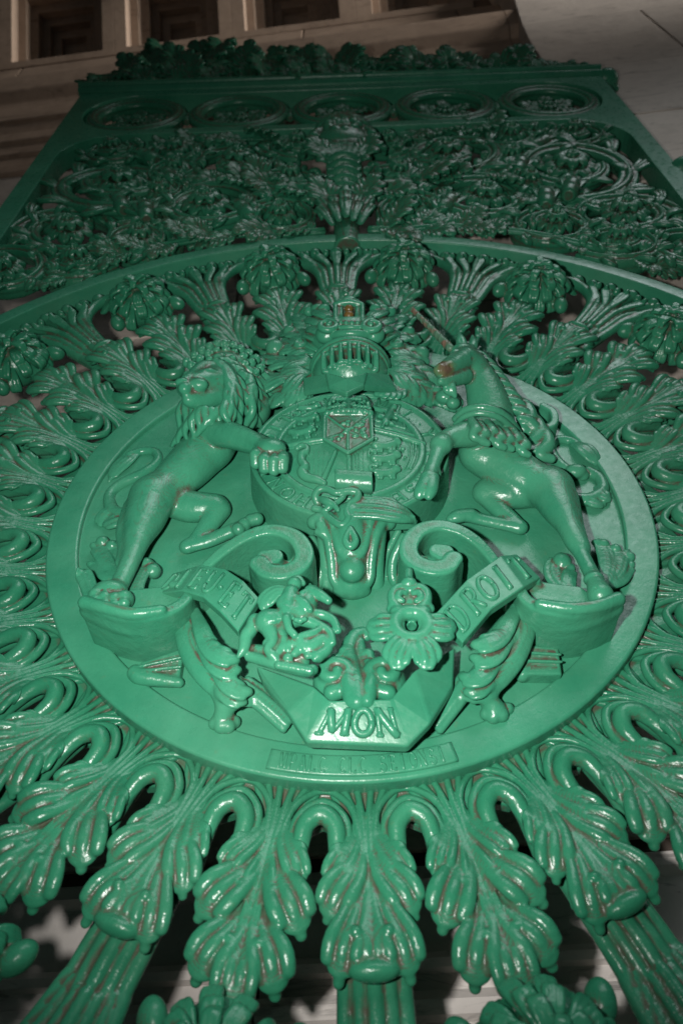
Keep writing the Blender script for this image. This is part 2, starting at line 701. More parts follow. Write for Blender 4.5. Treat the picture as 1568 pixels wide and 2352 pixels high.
GL = {
    'M': [([(.12, 0), (.16, 1)], .7), ([(.16, 1), (.5, .1)], 1.15), ([(.5, .1), (.84, 1)], .7), ([(.84, 1), (.88, 0)], 1.15), ser(.12, 0, .12), ser(.88, 0, .12), ser(.14, 1, .1), ser(.86, 1, .1)],
    'O': [(arcpts(.5, .5, .42, .48, 0, 360, 24), 1.0)],
    'Q': [(arcpts(.5, .5, .42, .48, 0, 360, 24), 1.0), ([(.5, .25), (.9, -.12)], .9)],
    'N': [([(.15, 0), (.15, 1)], .7), ([(.15, 1), (.85, 0)], 1.15), ([(.85, 0), (.85, 1)], .7), ser(.15, 0, .12), ser(.85, 1, .12), ser(.12, 1, .1)],
    'D': [([(.18, 0), (.18, 1)], 1.1), ([(.18, 1), (.45, 1)] + arcpts(.45, .5, .42, .5, 90, -90) + [(.18, 0)], .85), ser(.16, 0, .1), ser(.16, 1, .1)],
    'I': [([(.5, 0), (.5, 1)], 1.15), ser(.5, 0, .18), ser(.5, 1, .18)],
    'E': [([(.2, 0), (.2, 1)], 1.1), ([(.2, 1), (.82, 1), (.82, .84)], .75), ([(.2, .52), (.64, .52)], .75), ([(.64, .42), (.64, .62)], .6), ([(.2, 0), (.85, 0), (.85, .18)], .75)],
    'U': [([(.16, 1), (.16, .35)] + arcpts(.5, .35, .34, .35, 180, 360) + [(.84, 1)], 1.0), ser(.16, 1, .12), ser(.84, 1, .12)],
    'T': [([(.5, 0), (.5, 1)], 1.1), ([(.08, .84), (.08, 1), (.92, 1), (.92, .84)], .75), ser(.5, 0, .18)],
    'R': [([(.18, 0), (.18, 1)], 1.1), ([(.18, 1), (.5, 1)] + arcpts(.5, .75, .3, .25, 90, -90) + [(.18, .5)], .85), ([(.45, .5), (.88, 0)], 1.0), ser(.18, 0, .14), ser(.16, 1, .1)],
    'H': [([(.15, 0), (.15, 1)], 1.1), ([(.85, 0), (.85, 1)], 1.1), ([(.15, .5), (.85, .5)], .75), ser(.15, 0), ser(.15, 1), ser(.85, 0), ser(.85, 1)],
    'S': [(arcpts(.5, .74, .32, .25, 20, 270, 10) + arcpts(.5, .25, .35, .25, 90, -160, 10), .95)],
    'A': [([(.08, 0), (.5, 1)], .75), ([(.5, 1), (.92, 0)], 1.15), ([(.24, .34), (.76, .34)], .7), ser(.08, 0, .12), ser(.92, 0, .12)],
    'L': [([(.2, 0), (.2, 1)], 1.1), ([(.2, 0), (.85, 0), (.85, .2)], .75), ser(.2, 1, .14)],
    'Y': [([(.5, 0), (.5, .5)], 1.1), ([(.5, .5), (.1, 1)], 1.0), ([(.5, .5), (.9, 1)], .75), ser(.5, 0, .16), ser(.1, 1, .1), ser(.9, 1, .1)],
    'P': [([(.18, 0), (.18, 1)], 1.1), ([(.18, 1), (.5, 1)] + arcpts(.5, .73, .32, .27, 90, -90) + [(.18, .46)], .85), ser(.18, 0, .14), ser(.16, 1, .1)],
    'C': [(arcpts(.55, .5, .42, .48, 50, 310, 18), 1.0)],
    'F': [([(.2, 0), (.2, 1)], 1.1), ([(.2, 1), (.85, 1), (.85, .82)], .75), ([(.2, .52), (.66, .52)], .75), ser(.2, 0, .14)],
    'B': [([(.18, 0), (.18, 1)], 1.1), ([(.18, 1), (.5, 1)] + arcpts(.5, .76, .28, .24, 90, -90) + [(.18, .52)], .8), ([(.5, .52)] + arcpts(.5, .26, .34, .26, 90, -90) + [(.18, 0)], .9)],
    'V': [([(.1, 1), (.5, 0)], 1.1), ([(.5, 0), (.9, 1)], .75), ser(.1, 1, .12), ser(.9, 1, .12)],
    '.': [([(.5, .45), (.5, .5)], 1.5)],
}


def letter(ch, fn, rad, parent, mat, up):
    """fn maps the unit square to gate space; rad is the stroke's half width"""
    geos = []
    for pts, wt in GL[ch]:
        q = []
        for a, b in zip(pts[:-1], pts[1:]):
            n = max(1, int(math.hypot(a[0] - b[0], a[1] - b[1]) / .25))
            q += [(a[0] + (b[0] - a[0]) * i / n, a[1] + (b[1] - a[1]) * i / n) for i in range(n)]
        q.append(pts[-1])
        geos.append(tube_geo(np.array([fn(x, y) for x, y in q]), rad * wt, 8, up=up))
    v, F = join(geos)
    return mesh_obj('letter', v, F, mat, parent)


# worn maker's lettering: the paint has nearly filled it
mk_text = 'BRAMAH.&.SONS.FECERUNT'.replace('&', 'E')


def polar(r, ang, w=0.0):
    a = R_(ang)
    return np.array([r * math.sin(a), r * math.cos(a), w])


mk_text = 'MPALC.CLC.SEIONSI'
for i, ch in enumerate(mk_text):
    if ch == '.':
        continue
    a_mid = 192.0 - (i + .5) * 25.6 / len(mk_text)
    letter(ch, lambda x, y, a=a_mid: polar(489 - 21 * y, a - (x - .5) * 1.25, 3.6), 1.9, mk, M_flat, (0, 0, 1))

# ------------------------------------------------------------------ the wheel of leaves
TURN = -0.9          # the wheel sits a touch askew


def frill(C, path, width, n=4, sag=.1, k=2.0, tip=None, body=True, rib=.95, n_s=5):
    """a lobe of acanthus: ribs that spread from one root along path; width = half widths along it"""
    q = spline(np.column_stack([np.asarray(path, float), width]), n_s)
    P, W = q[:, :3], np.maximum(q[:, 3], 1.2)
    T = np.gradient(P, axis=0)
    T /= np.linalg.norm(T, axis=1)[:, None]
    nrm = np.array([0, 0, 1.0])
    L = np.cross(nrm, T)
    L /= np.linalg.norm(L, axis=1)[:, None]
    if body:
        e_ = max(3, int(len(P) * .86))
        C.tube((P - nrm * (W * .20)[:, None])[:e_], (W * np.linspace(1.0, .86, len(W)))[:e_], k=k, flat=.36)
    J = np.linspace(-1, 1, n)
    for j in J:
        cut = 1.0 - .16 * abs(j)
        m = max(3, int(round(len(P) * cut)))
        Q = P[:m] + L[:m] * (W[:m] * j * .80)[:, None] - nrm * (sag * W[:m] * j * j)[:, None]
        C.tube(Q, np.maximum(W[:m] * rib / n * 1.3, 1.3), k=k, flat=.8)
    if tip:
        t = T[-1]
        M = np.array([L[-1], t, np.cross(L[-1], t)])
        C.ell(P[-1] - t * tip * .3, (W[-1] * .62, tip * 1.1, tip * .8), k=4.0, M=M)


def leaf_free():
    C = Clay((-90, 488, -62), (90, 782, 58), 1.7)
    C.poly([(-46, 494), (46, 494), (26, 540), (12, 580), (10, 640), (-10, 640), (-12, 580), (-26, 540)], -56, -26, k=4, rnd=4)
    for x in (-14, -5, 5, 14):
        C.tube([(x * 1.8, 494, -27), (x * 1.0, 530, -18), (x * .62, 580, -4), (x * .6, 640, 9), (x * .55, 690, 15)], [4.5, 4.6, 4.2, 3.8, 2.8], k=1.8, n=4)
    for s in (-1, 1):
        frill(C, [(s * 10, 546, -16), (s * 22, 580, 0), (s * 37, 606, 10), (s * 47, 626, 2)], [5.0, 11.9, 14.0, 9.7], n=3, sag=-.06, k=1.3)
        frill(C, [(s * 8, 576, -8), (s * 19, 618, 6), (s * 40, 650, 17), (s * 57, 676, 4)], [5.0, 15.1, 22.7, 16.2], n=3, sag=-.06, k=1.3)
        frill(C, [(s * 5, 634, 2), (s * 15, 678, 12), (s * 32, 709, 19), (s * 42, 736, 2)], [4.0, 14.0, 21.6, 16.2], n=3, sag=-.06, k=1.3)
        C.tube([(s * 6, 590, -2), (s * 12, 616, 9), (s * 17, 634, 12)], [3, 4.5, 4.5], k=2, n=4)
        C.ell((s * 19, 638, 13), 6, k=2)
        C.ell((s * 16, 696, 18), 6.5, k=2)
        frill(C, [(s * 30, 632, 10), (s * 48, 640, 13), (s * 60, 648, 6)], [4, 7, 5], n=3, sag=-.06, k=1.3, tip=3)
        frill(C, [(s * 26, 690, 12), (s * 42, 700, 15), (s * 53, 710, 6)], [4, 7, 5], n=3, sag=-.06, k=1.3, tip=3)
        frill(C, [(s * 20, 578, -2), (s * 36, 584, 8), (s * 45, 592, 4)], [4, 6, 4], n=3, sag=-.06, k=1.3, tip=3)
    frill(C, [(0, 645, 8), (0, 696, 16), (0, 730, 20), (0, 760, 2)], [4, 14, 23, 19], n=4, sag=-.06, k=1.3, tip=5)
    return C.mesh('acanthus_leaf', M_leaf, gate, origin=(0, 0, 0))


def leaf_spoke():
    C = Clay((-80, 488, -70), (80, 748, 58), 1.7)
    C.poly([(-46, 494), (46, 494), (26, 540), (14, 580), (16, 660), (-16, 660), (-14, 580), (-26, 540)], -56, -26, k=4, rnd=4)
    for x in (-14, -5, 5, 14):
        C.tube([(x * 1.8, 494, -27), (x * 1.0, 530, -18), (x * .62, 580, -3), (x * .65, 640, 11), (x * .95, 690, 21)], [4.5, 4.6, 4.2, 3.8, 2.8], k=1.8, n=4)
    for s in (-1, 1):
        frill(C, [(s * 10, 546, -16), (s * 22, 580, 0), (s * 36, 606, 10), (s * 45, 626, 2)], [5.0, 11.9, 14.0, 9.7], n=3, sag=-.06, k=1.3)
        frill(C, [(s * 8, 570, -8), (s * 18, 608, 8), (s * 36, 636, 15), (s * 48, 660, 4)], [5.0, 14.0, 19.4, 13.0], n=3, sag=-.06, k=1.3)
        frill(C, [(s * 6, 614, 4), (s * 16, 656, 16), (s * 30, 692, 21), (s * 37, 722, 6)], [4.0, 14.0, 19.4, 15.1], n=3, sag=-.06, k=1.3)
        C.tube([(s * 6, 588, -2), (s * 12, 612, 8), (s * 16, 628, 11)], [3, 4.5, 4.5], k=2, n=4)
        C.ell((s * 18, 632, 13), 6, k=2)
        C.ell((s * 17, 680, 25), 6.5, k=2)
        frill(C, [(s * 26, 618, 8), (s * 42, 626, 12), (s * 52, 634, 6)], [4, 7, 5], n=3, sag=-.06, k=1.3, tip=3)
        frill(C, [(s * 24, 672, 14), (s * 40, 682, 16), (s * 49, 692, 8)], [4, 7, 5], n=3, sag=-.06, k=1.3, tip=3)
        frill(C, [(s * 20, 578, -2), (s * 35, 584, 8), (s * 44, 592, 4)], [4, 6, 4], n=3, sag=-.06, k=1.3, tip=3)
    frill(C, [(0, 620, 8), (0, 664, 19), (0, 694, 23), (0, 710, 18)], [4, 10, 20, 24], n=4, sag=-.08)
    C.ell((0, 716, 18), (26, 11, 13), k=4)
    return C.mesh('acanthus_leaf', M_leaf, gate, origin=(0, 0, 0))


def loop():
    C = Clay((-66, 486, -62), (66, 655, 22), 1.8)
    C.poly([(-64, 492), (64, 492), (56, 534), (30, 545), (24, 552), (0, 538), (-24, 552), (-30, 545), (-56, 534)], -56, -33, k=5, rnd=4)
    inner = [(-17, 636, -22), (-21, 600, -10), (-21, 572, -3), (-16, 552, 0), (0, 541, 1), (16, 552, 0), (21, 572, -3), (21, 600, -10), (17, 636, -22)]
    C.tube(inner, [5, 9, 10.5, 11.5, 12, 11.5, 10.5, 9, 5], k=3, n=5)
    mid = [(-40, 628, -14), (-37, 596, -10), (-34, 566, -9), (-25, 538, -10), (0, 521, -13), (25, 538, -10), (34, 566, -9), (37, 596, -10), (40, 628, -14)]
    C.tube(mid, [4, 6, 6.5, 6.5, 7, 6.5, 6.5, 6, 4], k=2, n=5)
    out = [(-48, 584, -17), (-45, 550, -17), (-33, 520, -20), (-14, 502, -26), (0, 498, -28), (14, 502, -26), (33, 520, -20), (45, 550, -17), (48, 584, -17)]
    C.tube(out, [3, 4.5, 4.8, 4.5, 4, 4.5, 4.8, 4.5, 3], k=2, n=5)
    for s in (-1, 1):
        C.tube([(s * 30, 560, -24), (s * 31, 600, -24), (s * 28, 640, -30)], [12, 12, 8], k=3)
        frill(C, [(s * 14, 553, -2), (s * 22, 585, 0), (s * 27, 612, -4), (s * 26, 640, -14)], [5, 8, 9, 6], n=3, tip=6, body=False)
    return C.mesh('loop_moulding', M_leaf, gate, origin=(0, 0, 0))


def tuck(P):
    """draws the outer end in under the ring"""
    P = np.array(P, float)
    t = np.clip((P[:, 1] - 845) / 130, 0, 1.2)
    P[:, 1] -= 26 * t
    P[:, 2] -= 24 * t
    return P


def spoke():
    C = Clay((-190, 600, -66), (190, 1000, 60), 2.4)
    C.warp = tuck
    for x in (-32, -16, 0, 16, 32):
        C.tube([(x * .85, 610, -34), (x * .95, 720, -8 - abs(x) * .3), (x * 1.0, 790, -8 - abs(x) * .3), (x * 1.15, 850, -6 - abs(x) * .2)], [8.5, 9.5, 9.5, 9], k=1.6, n=4)
    C.tube([(0, 615, -34), (0, 840, -34)], [26, 36], k=3, flat=.4)
    for s in (-1, 1):
        C.tube([(s * 34, 770, -16), (s * 44, 840, -10), (s * 66, 900, -2), (s * 102, 938, 6), (s * 140, 944, 10), (s * 156, 926, 12)], [9, 11, 11.5, 12, 12, 11], k=2, n=5)
        C.tube([(s * 24, 770, -12), (s * 34, 850, -4), (s * 54, 912, 4), (s * 88, 954, 8)], [7, 9, 9, 8], k=1.6, n=5)
        C.tube([(s * 12, 780, -6), (s * 18, 860, 2), (s * 32, 925, 8), (s * 50, 966, 10)], [7, 9, 10, 10], k=1.6, n=5)
        C.ell((s * 158, 914, 12), (15, 17, 16), k=3)
        C.ell((s * 132, 962, 14), (16, 13, 14), k=3)
        C.ell((s * 96, 972, 12), (15, 14, 15), k=3)
        C.ell((s * 54, 978, 16), (15, 14, 16), k=3)
        frill(C, [(s * 18, 862, 8), (s * 30, 896, 18), (s * 42, 920, 24), (s * 48, 936, 30)], [4, 8, 9, 7], n=3, tip=8)
        frill(C, [(s * 46, 868, 2), (s * 60, 905, 12), (s * 78, 932, 20), (s * 88, 944, 26)], [4, 7, 9, 7], n=3, tip=8)
        C.ell((s * 26, 950, 24), (8, 11, 10), k=2)
        C.ell((s * 74, 950, 22), (8, 10, 10), k=2)
    C.tube([(0, 780, -2), (0, 870, 6), (0, 975, 12)], [8, 10, 12], k=1.6, n=4)
    frill(C, [(0, 850, 10), (0, 890, 20), (0, 925, 27), (0, 945, 34)], [4, 9, 11, 8], n=3, tip=8)
    C.ell((0, 980, 16), (17, 15, 17), k=3)
    return C.mesh('fluted_spoke', M_leaf, gate, origin=(0, 0, 0))


def flower():
    C = Clay((-112, 705, -50), (112, 968, 112), 2.0)
    C.warp = lambda P: np.column_stack([P[:, 0], P[:, 1] - 10 - 12 * np.clip((P[:, 1] - 860) / 80, 0, 1), P[:, 2] - 24 * np.clip((P[:, 1] - 860) / 80, 0, 1)])
    c = np.array([0, 826.0, 16])
    C.ell(c, (50, 48, 48), k=4)
    rnd = random.Random(4)
    for ring, (th, n, rad) in enumerate([(100, 11, 12), (74, 11, 11.5), (52, 9, 11), (31, 6, 9.5), (12, 3, 8)]):
        for i in range(n):
            a = 2 * math.pi * (i + .5 * ring) / n + rnd.uniform(-.12, .12)

            def sp(t, r):
                t = R_(t)
                return c + r * np.array([math.sin(t) * math.cos(a), math.sin(t) * math.sin(a), math.cos(t)])
            l = np.array([-math.sin(a), math.cos(a), 0])
            q = rnd.uniform(-3, 5)
            p = [sp(th - 30, 46), sp(th - 12, 59 + q), sp(th + 3, 67 + q), sp(th + 12, 63 + q)]
            for j in (-1, 0, 1):
                C.tube([p[0] + l * j * 2, p[1] + l * j * rad * .6, p[2] + l * j * rad * .62, p[3] + l * j * rad * .45], [rad * .32, rad * .4, rad * .42, rad * .32], k=1.0, n=3)
            C.ell(p[2], rad * .5, k=2.5)
    for s in (-1, 1):
        C.ell((s * 72, 790, 14), (15, 23, 17), k=2, M=np.array([[.9, .3 * s, .1], [-.3 * s, .95, 0], [0, 0, 1]]))
        frill(C, [(s * 58, 936, 0), (s * 40, 930, 16), (s * 22, 912, 28), (s * 12, 892, 42)], [9, 13, 14, 10], n=4, tip=9)
        C.ell((s * 30, 944, 10), (19, 15, 18), k=4)
    return C.mesh('flower_head', M_leaf, gate, origin=(0, 0, 0))


p_free, p_spoke, p_loop, p_bar, p_flow = leaf_free(), leaf_spoke(), loop(), spoke(), flower()


def ring_copies(proto, angs):
    for i, a in enumerate(angs):
        o = proto if i == 0 else clone(proto, gate)
        o.rotation_euler = (0, 0, -R_(a + TURN))


ring_copies(p_spoke, [22.5 * i for i in range(16)])
ring_copies(p_free, [22.5 * i + 11.25 for i in range(16)])
ring_copies(p_loop, [11.25 * i + 5.625 for i in range(32)])
ring_copies(p_bar, [-67.5, -45, -22.5, 0, 22.5, 45, 67.5, 135, 157.5, 180, 202.5, 225])
ring_copies(p_flow, [-78.75, -56.25, -33.75, -11.25, 11.25, 33.75, 56.25, 78.75, 146.25, 168.75, 191.25, 213.75])
ring_p = rounded([(978, -60), (978, -46), (1012, -4), (1012, 0), (1048, 0), (1048, -60)], 3)
lathe('ring', rounded([(1010, -62), (1010, 0), (1048, 0), (1048, -62)], 3.5), 260, M_flat, gate)
# ------------------------------------------------------------------ the coat of arms
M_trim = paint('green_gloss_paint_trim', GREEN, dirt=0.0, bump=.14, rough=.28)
H = 1.7


def block(rows, m=30, h=H, wmin=-24):
    P, r = VV(rows)
    lo, hi = P.min(0) - m, P.max(0) + m
    lo[2] = max(lo[2], wmin)
    return Clay(lo, hi, h)


def tb(C, rows, k=4, flat=1.0, n=4, cut=False):
    P, r = VV(rows)
    C.tube(P, r, k=k, flat=flat, n=n if len(P) > 2 else 0, cut=cut)


def bl(C, x, y, w, r, k=4, M=None, cut=False):
    C.ell(V(x, y, w), r, k=k, M=M, cut=cut)


def frill_px(C, rows, **kw):
    P, r = VV(rows)
    frill(C, P, r, **kw)


def acanthus(C, rows, nl=4, k=2.0):
    """a whole leaf: midrib with pairs of lobes that spread and curl at the tips"""
    P, r = VV(rows)
    q = spline(np.column_stack([P, r]), 8)
    P, W = q[:, :3], q[:, 3]
    T = np.gradient(P, axis=0)
    T /= np.linalg.norm(T, axis=1)[:, None]
    L = np.cross((0, 0, 1.0), T)
    L /= np.linalg.norm(L, axis=1)[:, None]
    z = np.array((0, 0, 1.0))
    C.tube(P - z * 4, np.maximum(W * .34, 4), k=3)
    C.tube(P - z * (W * .4)[:, None], W * .8, k=3, flat=.35)
    for i in range(nl):
        k0 = int((len(P) - 1) * (.06 + .74 * i / nl))
        k1 = min(len(P) - 1, k0 + int(len(P) * .34))
        w = W[k1] * 1.0
        for s in (-1, 1):
            e = P[k1] + L[k1] * s * w * 1.0
            frill(C, [P[k0], P[k0] * .45 + e * .55 - L[k0] * s * w * .1 + z * w * .3, e + z * w * .15, e + T[k1] * w * .5 - z * w * .3], [3, w * .42, w * .5, w * .33], n=3, tip=w * .3, k=k, n_s=4)
    frill(C, [P[int(len(P) * .6)], P[int(len(P) * .85)] + z * 5, P[-1], P[-1] + T[-1] * W[-1] * .5 - z * W[-1] * .4], [4, W[-3] * .6, W[-1] * .8, W[-1] * .5], n=3, tip=W[-1] * .45, k=k, n_s=4)


def curl(C, c, r0, r1, turns, a0, rad0, rad1, w0, w1, k=2.0, sgn=1, n=22):
    """a spiral of tube round c (u, v)"""
    t = np.linspace(0, 1, n)
    a = R_(a0) + sgn * turns * 2 * math.pi * t
    r = r0 + (r1 - r0) * t ** .8
    P = np.column_stack([c[0] + r * np.cos(a), c[1] + r * np.sin(a), w0 + (w1 - w0) * t])
    C.tube(P, rad0 + (rad1 - rad0) * t, k=k)


# ---- lion
def lion():
    C = block([(165, 780, 0), (700, 1420, 150), (165, 1420, 0), (700, 780, 150)], m=26)
    # trunk, haunch, standing leg
    tb(C, [(512, 985, 32, 33.9), (486, 1018, 32, 45.2), (436, 1070, 30, 43.3), (392, 1112, 28, 37.7), (356, 1146, 28, 37.7)], k=14, flat=0.85)
    bl(C, 490, 1030, 40, (33, 32, 30), k=14)
    bl(C, 352, 1138, 32, (35, 38, 32), k=12)
    for i in range(4):
        tb(C, [(470 - 17 * i, 1066 + 10 * i, 74, 2), (500 - 18 * i, 1086 + 11 * i, 62, 3), (520 - 19 * i, 1106 + 10 * i, 46, 2)], k=5, cut=True)
    tb(C, [(350, 1145, 32, 37.7), (334, 1190, 36, 33.9), (318, 1232, 42, 23.5), (306, 1272, 46, 16.5), (284, 1325, 52, 14.1), (262, 1362, 58, 15.1)], k=8, flat=0.85)
    tb(C, [(304, 1165, 26, 15.1), (290, 1215, 32, 16.1), (288, 1262, 38, 12.0), (278, 1292, 42, 9.0)], k=7, flat=0.85)
    tb(C, [(372, 1150, 70, 2.5), (352, 1196, 72, 3), (332, 1232, 70, 2)], k=6, cut=True)
    for i, (x, y) in enumerate([(222, 1371), (243, 1379), (266, 1382), (288, 1377)]):
        bl(C, x, y, 64, (12, 13, 15), k=3.5)
        bl(C, x - 2, y + 9, 70, (8.5, 8, 8.5), k=3)
    bl(C, 252, 1362, 58, (26, 18, 20), k=5)
    # bent leg
    tb(C, [(395, 1152, 10, 28.2), (440, 1164, 12, 29.2), (492, 1163, 14, 23.5)], k=8, flat=0.85)
    tb(C, [(502, 1172, 12, 20.8), (475, 1212, 8, 16.1), (446, 1244, 6, 11.9), (428, 1256, 6, 11.0)], k=5, flat=0.85)
    tb(C, [(448, 1190, 40, 2.5), (466, 1180, 42, 3.5), (484, 1180, 40, 2.5)], k=5, cut=True)
    tb(C, [(432, 1255, 6, 11.4), (480, 1242, 8, 11.9), (525, 1222, 12, 12.3), (556, 1210, 16, 12.3)], k=6, flat=0.85)
    for x, y in [(548, 1216), (562, 1204), (577, 1195), (590, 1192)]:
        bl(C, x, y, 20, (11, 11, 11), k=2.5)
    # fore leg over the garter
    tb(C, [(470, 990, 60, 25.5), (520, 998, 78, 25.5), (572, 1014, 88, 21.2), (612, 1030, 94, 17.9)], k=5, flat=0.85)
    tb(C, [(528, 986, 92, 12.3), (570, 1000, 102, 11.4), (604, 1022, 106, 9.0)], k=6, flat=0.85)
    bl(C, 622, 1033, 102, (25, 21, 18), k=6)
    for i, (x, y) in enumerate([(588, 1052), (608, 1063), (630, 1067), (650, 1062)]):
        a, b = V(x + 1, y - 14, 104), V(x - 1, y + 14, 98)
        C.tube([a, (a + b) / 2 + (0, 0, 6), b], [9, 10.5, 9], k=2.2)
    return C


def lion_head(C):
    """turned to the left and out, seen from under the chin"""
    bl(C, 500, 878, 90, (42, 46, 38), k=8)
    tb(C, [(494, 884, 102, 32), (464, 884, 116, 26), (440, 888, 124, 20), (428, 892, 128, 17)], k=9)        # muzzle
    tb(C, [(500, 850, 112, 14), (470, 846, 119, 15), (444, 862, 131, 11), (426, 874, 138, 9)], k=5)        # brow and nose
    bl(C, 456, 884, 136, (17, 12, 12), k=7)                # near lip
    bl(C, 424, 892, 138, (11, 11, 10), k=6)                # far lip
    bl(C, 418, 878, 142, (12, 7.5, 8), k=2)                # nose pad
    bl(C, 424, 885, 149, 3.2, k=1, cut=True)
    bl(C, 411, 886, 148, 2.6, k=1, cut=True)
    tb(C, [(500, 912, 96, 20), (468, 918, 106, 18), (444, 920, 115, 14.5), (434, 919, 119, 12)], k=9)      # lower jaw
    tb(C, [(416, 904, 144, 2.0), (434, 906, 147, 2.4), (462, 905, 142, 2.6), (494, 903, 131, 3.4), (506, 900, 126, 2.4)], k=2, cut=True)
    tb(C, [(430, 882, 150, 1.4), (434, 894, 150, 2), (434, 904, 148, 1.6)], k=2.5, cut=True)
    # eye under a heavy brow
    bl(C, 484, 866, 128, (9, 7, 7), k=2)
    tb(C, [(464, 858, 135, 4.5), (482, 853, 135, 6), (502, 860, 126, 4.5)], k=3)
    tb(C, [(468, 873, 137, 1.6), (484, 875, 136, 2.2), (500, 870, 128, 1.6)], k=1.2, cut=True)
    bl(C, 440, 868, 137, (6, 5, 5), k=2)


def lion_mane():
    C = block([(395, 775, 10), (650, 1035, 140), (395, 1035, 10), (650, 775, 140)], m=20, h=1.5)
    bl(C, 548, 910, 48, (50, 60, 40), k=8)
    bl(C, 578, 940, 40, (36, 46, 30), k=8)
    bl(C, 520, 850, 66, (46, 30, 36), k=8)
    bl(C, 484, 962, 46, (46, 30, 38), k=8)
    bl(C, 440, 988, 38, (22, 40, 30), k=8)
    rnd = random.Random(11)

    def lock(x0, y0, w0, x1, y1, w1, r, ph, amp=9, bulge=14):
        rows = []
        L_ = math.hypot(x1 - x0, y1 - y0)
        nx, ny = -(y1 - y0) / L_, (x1 - x0) / L_
        for j in range(8):
            s = j / 7
            a = amp * math.sin(s * 7.5 + ph) * (.5 + .5 * s)
            rows.append((x0 + (x1 - x0) * s + nx * a, y0 + (y1 - y0) * s + ny * a, w0 + (w1 - w0) * s + bulge * math.sin(s * math.pi), r * (1.0 - .55 * s * s) + .8 * math.sin(s * 9 + ph)))
        tb(C, rows, k=1.4, n=3)
        tb(C, [(x + nx * 5, y + ny * 5, w - 1, rr * .55) for x, y, w, rr in rows], k=1.0, n=3)
    # crown -> back of the neck
    for i in range(15):
        t = i / 14
        x0, y0 = 500 + 78 * math.sin(t * 1.7), 822 + 74 * t
        x1, y1 = 640 - 66 * t + 8 * math.sin(i * 2.2), 880 + 118 * t
        lock(x0, y0, 104 - 8 * t, x1, y1, 40 - 10 * t, 8.5 + rnd.uniform(-1, 1.5), i * 1.9)
    # second layer, nearer the face
    for i in range(11):
        t = i / 10
        x0, y0 = 500 + 26 * math.sin(t * 2.4), 828 + 88 * t
        x1, y1 = 588 - 62 * t + 8 * math.sin(i * 3.1), 925 + 72 * t
        lock(x0, y0, 124 - 12 * t, x1, y1, 76 - 6 * t, 8 + rnd.uniform(-1, 1), i * 2.3 + 1)
    for i in range(12):                     # beard falling on the breast
        t = i / 11
        lock(420 + 120 * t, 926 + 16 * math.sin(t * 3), 92 + 14 * math.sin(t * 3), 402 + 128 * t, 1026 - 38 * t, 46 + 18 * math.sin(t * 3), 7 + rnd.uniform(-1, 1), i * 1.6, amp=7, bulge=8)
    # tight curls along the brow
    for ring, (n, dy, dw, rr) in enumerate([(10, -2, -4, 10.5), (9, 13, 10, 9.5), (7, 28, 20, 8)]):
        for i in range(n):
            t = (i + .5 * (ring % 2)) / (n - 1)
            x, y = 430 + 158 * t, 836 - 38 * math.sin(t * math.pi) + dy - 8 * t
            c = V(x, y, 88 + dw - 14 * t)
            C.ell(c, rr * .9, k=2)
            curl(C, c[:2], rr * .85, 1.2, 1.5, rnd.uniform(0, 360), 3.0, 2.0, c[2] + rr * .45, c[2] + rr * 1.0, k=1.0, n=14)
    return C


lion_c = lion()
lion_head(lion_c)
lion_o = lion_c.mesh('lion', M_green, gate)
lion_o['label'] = 'heraldic lion standing with one paw on the garter disc'
lion_mane().mesh('mane', M_green, lion_o)
C = block([(215, 1020, -20), (400, 1230, 30), (215, 1230, -20), (400, 1020, 30)], m=20, wmin=-30)
tb(C, [(300, 1185, 2, 13), (262, 1176, -4, 12), (252, 1140, -8, 10), (280, 1112, -8, 10), (330, 1088, -6, 10), (362, 1062, -6, 9), (358, 1040, -6, 8.5), (330, 1036, -6, 8), (300, 1046, -6, 9)], k=3)
frill_px(C, [(312, 1042, -4, 8), (288, 1058, 0, 14), (266, 1080, -4, 12), (252, 1106, -10, 5)], n=4, tip=5)
frill_px(C, [(262, 1168, -4, 7), (248, 1176, 2, 13), (236, 1190, -2, 13), (234, 1206, -8, 8)], n=4, tip=5)
frill_px(C, [(292, 1190, 4, 9), (262, 1196, 4, 13), (244, 1206, -4, 10)], n=3, tip=5)
C.mesh('tail', M_green, lion_o)


# ---- unicorn
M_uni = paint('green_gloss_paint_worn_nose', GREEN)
nt = M_uni.node_tree
b = next(n for n in nt.nodes if n.type == 'BSDF_PRINCIPLED')
src = b.inputs['Base Color'].links[0].from_socket
spot_ = V(1020, 842, 146) / 1000
vm = N(nt, 'ShaderNodeVectorMath', operation='DISTANCE')
nt.links.new(N(nt, 'ShaderNodeNewGeometry').outputs['Position'], vm.inputs[0])
vm.inputs[1].default_value = (spot_[0], -spot_[2], spot_[1])
nz = N(nt, 'ShaderNodeTexNoise', i_Scale=60.0, i_Detail=4.0)
nt.links.new(N(nt, 'ShaderNodeNewGeometry').outputs['Position'], nz.inputs['Vector'])
ad = N(nt, 'ShaderNodeMath', operation='MULTIPLY_ADD')
nt.links.new(nz.outputs[0], ad.inputs[0])
ad.inputs[1].default_value = .035
nt.links.new(vm.outputs['Value'], ad.inputs[2])
c_ = mix(nt, ramp(nt, ad.outputs[0], [(.030, .9), (.044, 0)]), src, (.085, .085, .03, 1))
c_ = mix(nt, ramp(nt, ad.outputs[0], [(.024, .8), (.034, 0)]), c_, (.085, .05, .038, 1))
nt.links.new(c_, b.inputs['Base Color'])
